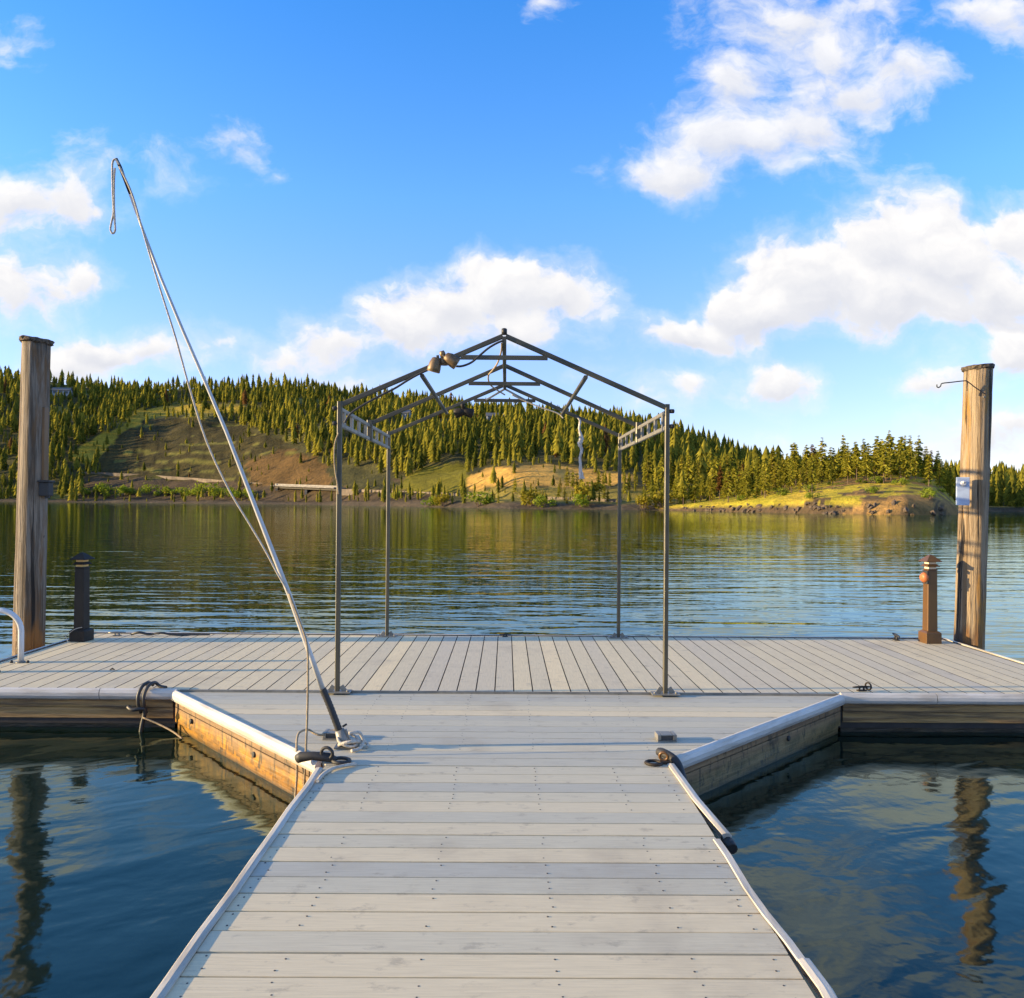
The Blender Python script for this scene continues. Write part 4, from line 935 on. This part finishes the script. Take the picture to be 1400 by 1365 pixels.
for y_ in (FY0, FYM, FY1):
    for x_ in (FX0, FX1):
        ins = .0 if y_ != FYM else .028*(1 if x_ < 0 else -1)
        mb = MB(); mb.bar((x_+ins, y_, ZE+.01), (xm+(.012 if x_ > 0 else -.012), y_, ZR), .030, .038); mb.build('rafter', M['frame'], fr)
    mb = MB(); mb.bar((xm-.345, y_-.025, ZR-.175), (xm+.345, y_-.025, ZR-.175), .018, .036); mb.build('collar_tie', M['frame'], fr)
    if y_ == FYM:
        for x_ in (FX0, FX1):
            mb = MB(); s_ = 1 if x_ < 0 else -1; mb.bar((x_+.002*s_, y_, ZE-.16), (x_+.002*s_, y_, ZE+.035), .052, .052); mb.build('stub_post', M['frame'], fr)
mb = MB(); mb.bar((xm, FY0-.02, ZR-.03), (xm, FY1+.02, ZR-.03), .034, .05); mb.build('ridge_beam', M['frame'], fr)
for y_ in (FY0, ): 
    mb = MB(); mb.lathe([(.022, 0), (.022, .045), (.014, .05)], (xm, y_-.012, ZR+.01), 10); mb.build('ridge_cap', M['black'], fr)
for sg, xe in ((-1, FX0), (1, FX1)):
    f = .50; xx = xm+(xe-xm)*f; zz = ZR+(ZE-ZR)*f
    mb = MB(); mb.bar((xx, FY0-.01, zz-.035), (xx, FY1, zz-.035), .032, .028); mb.build('purlin', M['frame'], fr)
    mb = MB(); mb.bar((xe, FY0+.02, ZE-.02), (xe, FY1-.02, ZE-.02), .026, .032); mb.build('truss_chord', M['galv'], fr)
    mb = MB(); mb.bar((xe, FY0+.02, ZE-.145), (xe, FY1-.02, ZE-.145), .026, .032); mb.build('truss_chord', M['galv'], fr)
    for k in range(8):
        yy_ = FY0+(FY1-FY0)*(k+.5)/8
        if abs(yy_-FYM) < .06: continue
        mb = MB(); mb.box((xe-.010, yy_-.032, ZE-.13), (xe+.010, yy_+.032, ZE-.035)); mb.build('truss_rung', M['galv'], fr)
mb = MB(); mb.bar((xm, FY1-.06, ZR-.05), (xm-.21, FY1-.045, ZR-.175), .02, .02); mb.bar((xm, FY1-.06, ZR-.05), (xm+.24, FY1-.045, ZR-.175), .02, .02); mb.build('knee_brace', M['galv'], fr)

# floodlights on the frame
def floodlight(c, heads, label, mt='lamp_body'):
    c = Vector(c); t = thing('twin_floodlight', c, label, 'floodlight', 'twin floodlights on the canopy frame')
    mb = MB(); mb.lathe([(.035, -.02), (.040, -.01), (.040, .03), (.02, .045)], c, 12); mb.lathe([(.020, 0), (.024, .04), (.018, .06)], c+Vector((.0, -.02, .03)), 10, axis=(-.3, -.2, 1)); mb.build('junction_box', M[mt], t)
    for off, ax in heads:
        ax = Vector(ax).normalized(); q = c+Vector(off)
        mb = MB(); mb.lathe([(.020, -.062), (.034, -.055), (.047, -.02), (.052, .02), (.053, .05), (.048, .053)], q, 16, axis=ax); hd = mb.build('lamp_head', M[mt], t)
        mb = MB(); mb.lathe([(.045, .048), (.045, .0545)], q, 16, axis=ax); mb.build('lens', M['whitem'], hd)
        mb = MB(); mb.tube([c+Vector((0, -.01, .0)), (c+q)/2+Vector((0, -.01, -.01)), q-ax*.08], .012, 8); mb.build('swivel', M['black'], t)
fc = at_Y(607, 496, FY0-.06)
floodlight(fc, [((-.070, -.02, -.025), (-.25, .1, -.95)), ((.062, -.03, .015), (.80, .1, -.50))], 'larger twin floodlight with tan shades clamped on the front rafter')
fc2 = at_Y(634, 563, FY1-.06)
floodlight(fc2, [((-.045, -.0, -.01), (-.9, .2, -.2)), ((.05, -.0, -.01), (.9, .2, -.2))], 'small dark twin floodlight low on the rear rafter of the frame', 'darkbronze')
# cables on the frame
def cable(name, pts, r, mat, label, cat='cable'):
    mb = MB(); P = bez(pts, 7); mb.tube(P, r, 7); return tag(mb.build(name, mat, loc=P[0]), label, cat, 'cables strung on the canopy frame')
pt = lambda l, Y: [at_Y(a_, b_, Y) for a_, b_ in l]
cable('power_cable', pt([(618, 500), (630, 501), (644, 496), (656, 486), (668, 476), (680, 469), (688, 466)], FY0-.03), .009, M['cable'], 'black cable sagging from the large floodlight to the ridge')
cable('power_cable', [at_Y(686, 470, FY0+.05), at_Y(685, 482, 7.0), at_Y(680, 497, 7.5), at_Y(673, 507, 7.85), at_Y(668, 513, FYM), at_Y(668, 521, 8.3), at_Y(673, 529, 8.6), at_Y(690, 540, 9.2)], .008, M['rope'], 'tan cable hanging down from the ridge behind the front collar tie')
cable('power_cable', pt([(471, 578), (480, 565), (498, 553), (520, 541), (540, 531), (556, 521), (572, 512)], FY0-.03)+[at_Y(592, 503, FY0-.03)], .009, M['cable'], 'black cable curving from the left post up along the front rafter')
cable('power_cable', pt([(463, 592), (458, 606), (457, 625), (458, 642), (461, 660), (463, 676)], FY0-.02), .007, M['rope'], 'tan cable bowing out beside the left front post')
cable('power_cable', [at_Y(700, 540, 9.3), at_Y(712, 546, 9.33), at_Y(736, 556, 9.33), at_Y(762, 565, 9.33), at_Y(770, 572, 9.33)], .008, M['rope_w'], 'pale cable slack along the right rear rafter')
# white strap hanging from the rear rafter
Ys = FY1-.06
sp_ = [at_Y(a_, b_, Ys) for a_, b_ in ((783, 571), (790, 571.5), (793, 577), (792, 588), (795, 598), (793, 606), (795, 616), (793, 628), (794, 642), (795, 655))]
wd = [.006, .010, .013, .011, .022, .026, .016, .013, .018, .030]
P = bez(sp_, 5); Wd_ = np.interp(np.linspace(0, 9, len(P)), range(10), wd); vs = []; rk = random.Random(9)
for i, p in enumerate(P):
    for k in range(8):
        a = 2*math.pi*k/8+i*.25; q = Wd_[i]*(1+.35*math.sin(3*a+i*.9)); vs.append(p+Vector((math.cos(a)*q, math.sin(a)*q*.5, 0)))
mb = MB(); mb.add(vs, [(i*8+k, i*8+(k+1) % 8, i*8+8+(k+1) % 8, i*8+8+k) for i in range(len(P)-1) for k in range(8)]+[tuple(range(7, -1, -1)), tuple((len(P)-1)*8+k for k in range(8))], smooth=True)
tag(mb.build('hanging_strap', M['cloth'], loc=sp_[0]), 'knotted white cloth strap hanging from the right rear rafter of the frame', 'strap')

# ================================================================== MOORING WHIP
YW = 5.24
W3 = lambda l, dy=0.: [at_Y(a_, b_, YW+dy) for a_, b_ in l]
base = at_z(472, 1022, 0.0); YW = base.y
wh = thing('mooring_whip', base, 'long slender white mooring whip leaning left over the water from the walkway corner', 'mooring whip')
rodp = W3([(441, 942), (426, 900), (411, 858), (395, 812), (370, 748), (340, 670), (310, 592), (280, 521), (250, 452), (220, 380), (200, 327), (185, 287), (174, 256), (166, 234), (161, 222)])
mb = MB(); mb.tube(rodp, list(np.interp(np.linspace(0, 1, len(rodp)), [0, .35, .36, 1], [.0165, .0150, .0125, .0055])), 12); mb.build('rod', M['rod'], wh)
P = W3([(441, 942), (452, 968), (464, 1000)]); mb = MB(); P = bez(P, 14); mb.tube(P, [.021+.0022*(i % 2) for i in range(len(P))], 12); mb.build('spring', M['black'], wh)
b0 = W3([(464, 998)])[0]
mb = MB(); mb.tube([b0, b0.lerp(base, .5), base+Vector((0, 0, .02))], [.030, .036, .045], 12); mb.box(base+Vector((-.06, -.05, .002)), base+Vector((.08, .06, .012))); mb.bar(base+Vector((.03, .0, .01)), b0+Vector((.03, 0, .0)), .02, .03); mb.build('base_socket', M['galv'], wh)
mb = MB(); mb.bar(b0+Vector((.02, 0, .02)), b0+Vector((.045, 0, .035)), .012); mb.build('lock_bolt', M['black'], wh)
P = W3([(178, 266), (170, 244), (164, 228), (159, 217)]); mb = MB(); mb.tube(P, [.0085, .010, .011, .008], 10); mb.build('tip', M['darkbronze'], wh)
lp = W3([(163, 226), (158, 218), (154, 222), (153.5, 236), (154, 262), (155, 290), (152, 306), (151, 314), (154, 319.5), (157.5, 315), (157, 304), (156, 280), (156, 250), (157, 230)], -.01)
ln = MB(); ln.tube(bez(lp, 5), .0062, 7)
ln.tube(bez(W3([(163, 228), (172, 246), (182, 270), (195, 315), (215, 383), (240, 462), (258, 527), (282, 603), (312, 668), (340, 715), (362, 752), (378, 782), (393, 808)], -.03), 5), .0062, 7)
tag(ln.build('whip_line', M['rope_w'], loc=lp[0]), 'pale line with a hanging loop at the tip, running slack beside the mooring whip', 'rope')
hl = [at_Y(395, 812, YW-.02), at_Y(412, 856, YW-.05), at_Y(420, 885, YW-.1), at_Y(421, 930, YW-.15), at_Y(420, 980, YW-.18), at_Y(418, 1030, YW-.2), at_Y(416, 1072, YW-.2), at_Y(413, 1098, YW-.2)]
ln = MB(); ln.tube(bez(hl, 5), .0068, 7)
tag(ln.build('mooring_line', M['rope'], loc=hl[2]), 'thin brown line hanging straight from the whip down into the water', 'rope')
e = Vector((XL, YC_L, 0)).lerp(Vector((GXL, YN, 0)), .16)
cl = [at_z(463, 998, .05), at_z(452, 1000, .04), at_z(440, 1005, .035), at_z(430, 1003, .045), at_z(422, 998, .06), at_z(412, 1000, .07), at_z(407, 1006, .06), at_Y(405.5, 1020, YW-.10), at_Y(406, 1050, YW-.14), at_Y(405, 1075, YW-.18), at_Y(403, 1100, YW-.2)]
ln = MB(); ln.tube(bez(cl, 5), .0075, 7)
tag(ln.build('mooring_line', M['rope'], loc=cl[0]), 'brown line looped from the whip base over the white bumper rail into the water', 'rope')
ln = MB(); ln.tube(ringpts(base+Vector((.02, -.01, .05)), .066, (.35, -.3, 1), 22), .009, 7, closed=True); ln.tube(ringpts(base+Vector((.03, -.02, .03)), .062, (-.2, .4, 1), 22), .011, 7, closed=True)
ln.tube(bez([base+Vector((.03, -.05, .10)), base+Vector((.09, -.03, .10)), base+Vector((.115, -.02, .04)), base+Vector((.10, -.07, .014)), base+Vector((.06, -.12, .014))], 5), .010, 7)
ln.tube(bez([base+Vector((.10, .0, .05)), base+Vector((.135, .01, .02)), base+Vector((.14, -.03, .012))], 5), .009, 7)
tag(ln.build('rope_coil', M['rope_w'], loc=base), 'white rope coiled round the foot of the mooring whip', 'rope')
# spare rope trailing along the left edge from the hinge
ln = MB(); ln.tube(bez([(XL+.20, YC_L-.06, .012), (XL+.14, YC_L-.09, .012), (XL+.08, YC_L-.15, .012), (XL+.05, YC_L-.25, .012), (XL+.045, YC_L-.36, .013)], 6), .010, 7)
tag(ln.build('rope_tail', M['rope_w'], loc=(XL+.1, YC_L-.1, .01)), 'short pale rope end lying beside the left edge strip below the black hinge', 'rope')

# ================================================================== DECK LIGHTS, CLEATS, SMALL THINGS
def decklight(c, label, rz):
    c = Vector(c); t = thing('deck_light', c, label, 'deck light', 'square lights at the walkway corners'); rot = Matrix.Rotation(rz, 3, 'Z')
    mb = MB(); mb.box(c+Vector((-.062, -.055, .001)), c+Vector((.062, .055, .010)), rot=rot, piv=c)
    for sx_ in (-1, 1): mb.box(c+Vector((sx_*.05-.012, -.05, .0105)), c+Vector((sx_*.05+.012, .05, .046)), rot=rot, piv=c)
    mb.box(c+Vector((-.037, .035, .0105)), c+Vector((.037, .05, .044)), rot=rot, piv=c); mb.box(c+Vector((-.037, -.05, .0385)), c+Vector((.037, .034, .046)), rot=rot, piv=c)
    mb.build('housing', M['galv'], t, bevel=.004)
    mb = MB(); mb.box(c+Vector((-.036, -.044, .011)), c+Vector((.036, .03, .038)), rot=rot, piv=c); mb.build('lens', M['glass'], t)
decklight(at_z(910, 1012, 0), 'square metal deck light on the planks beside the right gusset', R(2))
decklight(at_z(458, 1013, 0)+Vector((-.02, .06, 0)), 'square metal deck light behind the foot of the mooring whip', R(-4))
def cleat(c, rz, mat, label, s=1.0):
    c = Vector(c); t = thing('dock_cleat', c, label, 'cleat', 'mooring cleats on the platform'); rot = Matrix.Rotation(rz, 3, 'Z')
    q = lambda x_, y_, z_: c+rot@(Vector((x_, y_, z_))*s)
    mb = MB(); mb.tube([q(-.13, 0, .055), q(-.08, 0, .056), q(0, 0, .058), q(.08, 0, .056), q(.13, 0, .055)], [.008*s, .013*s, .015*s, .013*s, .008*s], 10); mb.build('horn', mat, t)
    mb = MB(); mb.box(c+Vector((-.06*s, -.028*s, .001)), c+Vector((.06*s, .028*s, .010)), rot=rot, piv=c)
    for x_ in (-.035, .035): mb.tube([q(x_, 0, .008), q(x_*.8, 0, .05)], [.016*s, .011*s], 8)
    mb.build('foot', mat, t)
cleat(at_z(1178, 945, ZP), R(8), M['darkbronze'], 'dark cleat with a ring by the near edge right of the right gusset', .6)
cleat((4.40, 9.36, ZP), R(80), M['black'], 'black cleat on the far edge left of the right pedestal light')
cleat((.0, 9.40, ZP), R(4), M['black'], 'black cleat in the middle of the far edge', .5)
cleat((-4.30, 9.28, ZP), R(6), M['galv'], 'grey metal cleat just right of the left pedestal light', .7)
c = at_z(1178, 945, ZP)
mb = MB(); mb.tube(ringpts(c+Vector((.05, -.01, .042)), .028, (1, .5, .1)), .007, 8, closed=True); tag(mb.build('shackle_ring', M['darkbronze'], loc=c), 'small upright ring standing on the cleat near the right gusset', 'ring')
ln = MB(); ln.tube(bez([(-4.15, 9.30, .03), (-4.05, 9.27, .055), (-3.95, 9.30, .03), (-3.82, 9.28, .05), (-3.7, 9.31, .028), (-3.5, 9.33, .024), (-3.3, 9.35, .024)], 5), [.014]*10+[.012]*15+[.008]*6, 8)
tag(ln.build('rope_bundle', M['cable'], loc=(-4.0, 9.3, .03)), 'dark rope heaped on the far edge right of the left pedestal light', 'rope')
# black line lashed over the near rail at left, with a cleat under it
c = Vector((-2.86, YN-.02, ZP))
ln = MB()
for dx_ in (0, .045):
    ln.tube(bez([c+Vector((dx_+.03, .10, .02)), c+Vector((dx_+.015, .05, .05)), c+Vector((dx_-.005, -.02, .035)), c+Vector((dx_-.02, -.060, -.03)), c+Vector((dx_-.018, -.060, -.10)), c+Vector((dx_-.012, -.030, -.17))], 5), .013, 8)
ln.tube(bez([c+Vector((-.10, -.05, -.12)), c+Vector((-.06, -.075, -.135)), c+Vector((0, -.07, -.13)), c+Vector((.03, -.05, -.15)), c+Vector((.01, -.05, -.26)), c+Vector((-.01, -.06, -.40)), c+Vector((-.03, -.10, -.55))], 5), .017, 8)
ln.tube(bez([c+Vector((-.01, .06, .02)), c+Vector((.05, .08, .045)), c+Vector((.10, .06, .02)), c+Vector((.16, .04, .014))], 5), .014, 8)
tag(ln.build('mooring_line', M['cable'], loc=c), 'black line lashed over the near rail at left and hanging into the water', 'rope')
ln = MB(); ln.tube(bez([c+Vector((.02, -.06, -.20)), c+Vector((.16, -.09, -.245)), c+Vector((.30, -.16, -.285)), c+Vector((.40, -.24, -.315))], 5), .007, 6)
tag(ln.build('algae_line', M['rope'], loc=c), 'thin yellowed line slanting into the water between the black line and left gusset', 'rope')
p = at_z(153, 917, ZP)
mb = MB(); mb.tube([p+Vector((-.02, 0, .004)), p+Vector((.0, .01, .016)), p+Vector((.025, 0, .006))], [.004, .009, .003], 6); tag(mb.build('dry_leaf', M['bronze'], loc=p), 'small curled brown leaf lying on the left half of the platform', 'leaf')
print('individual conifers', n_ind, 'forest', int(sel.sum()))
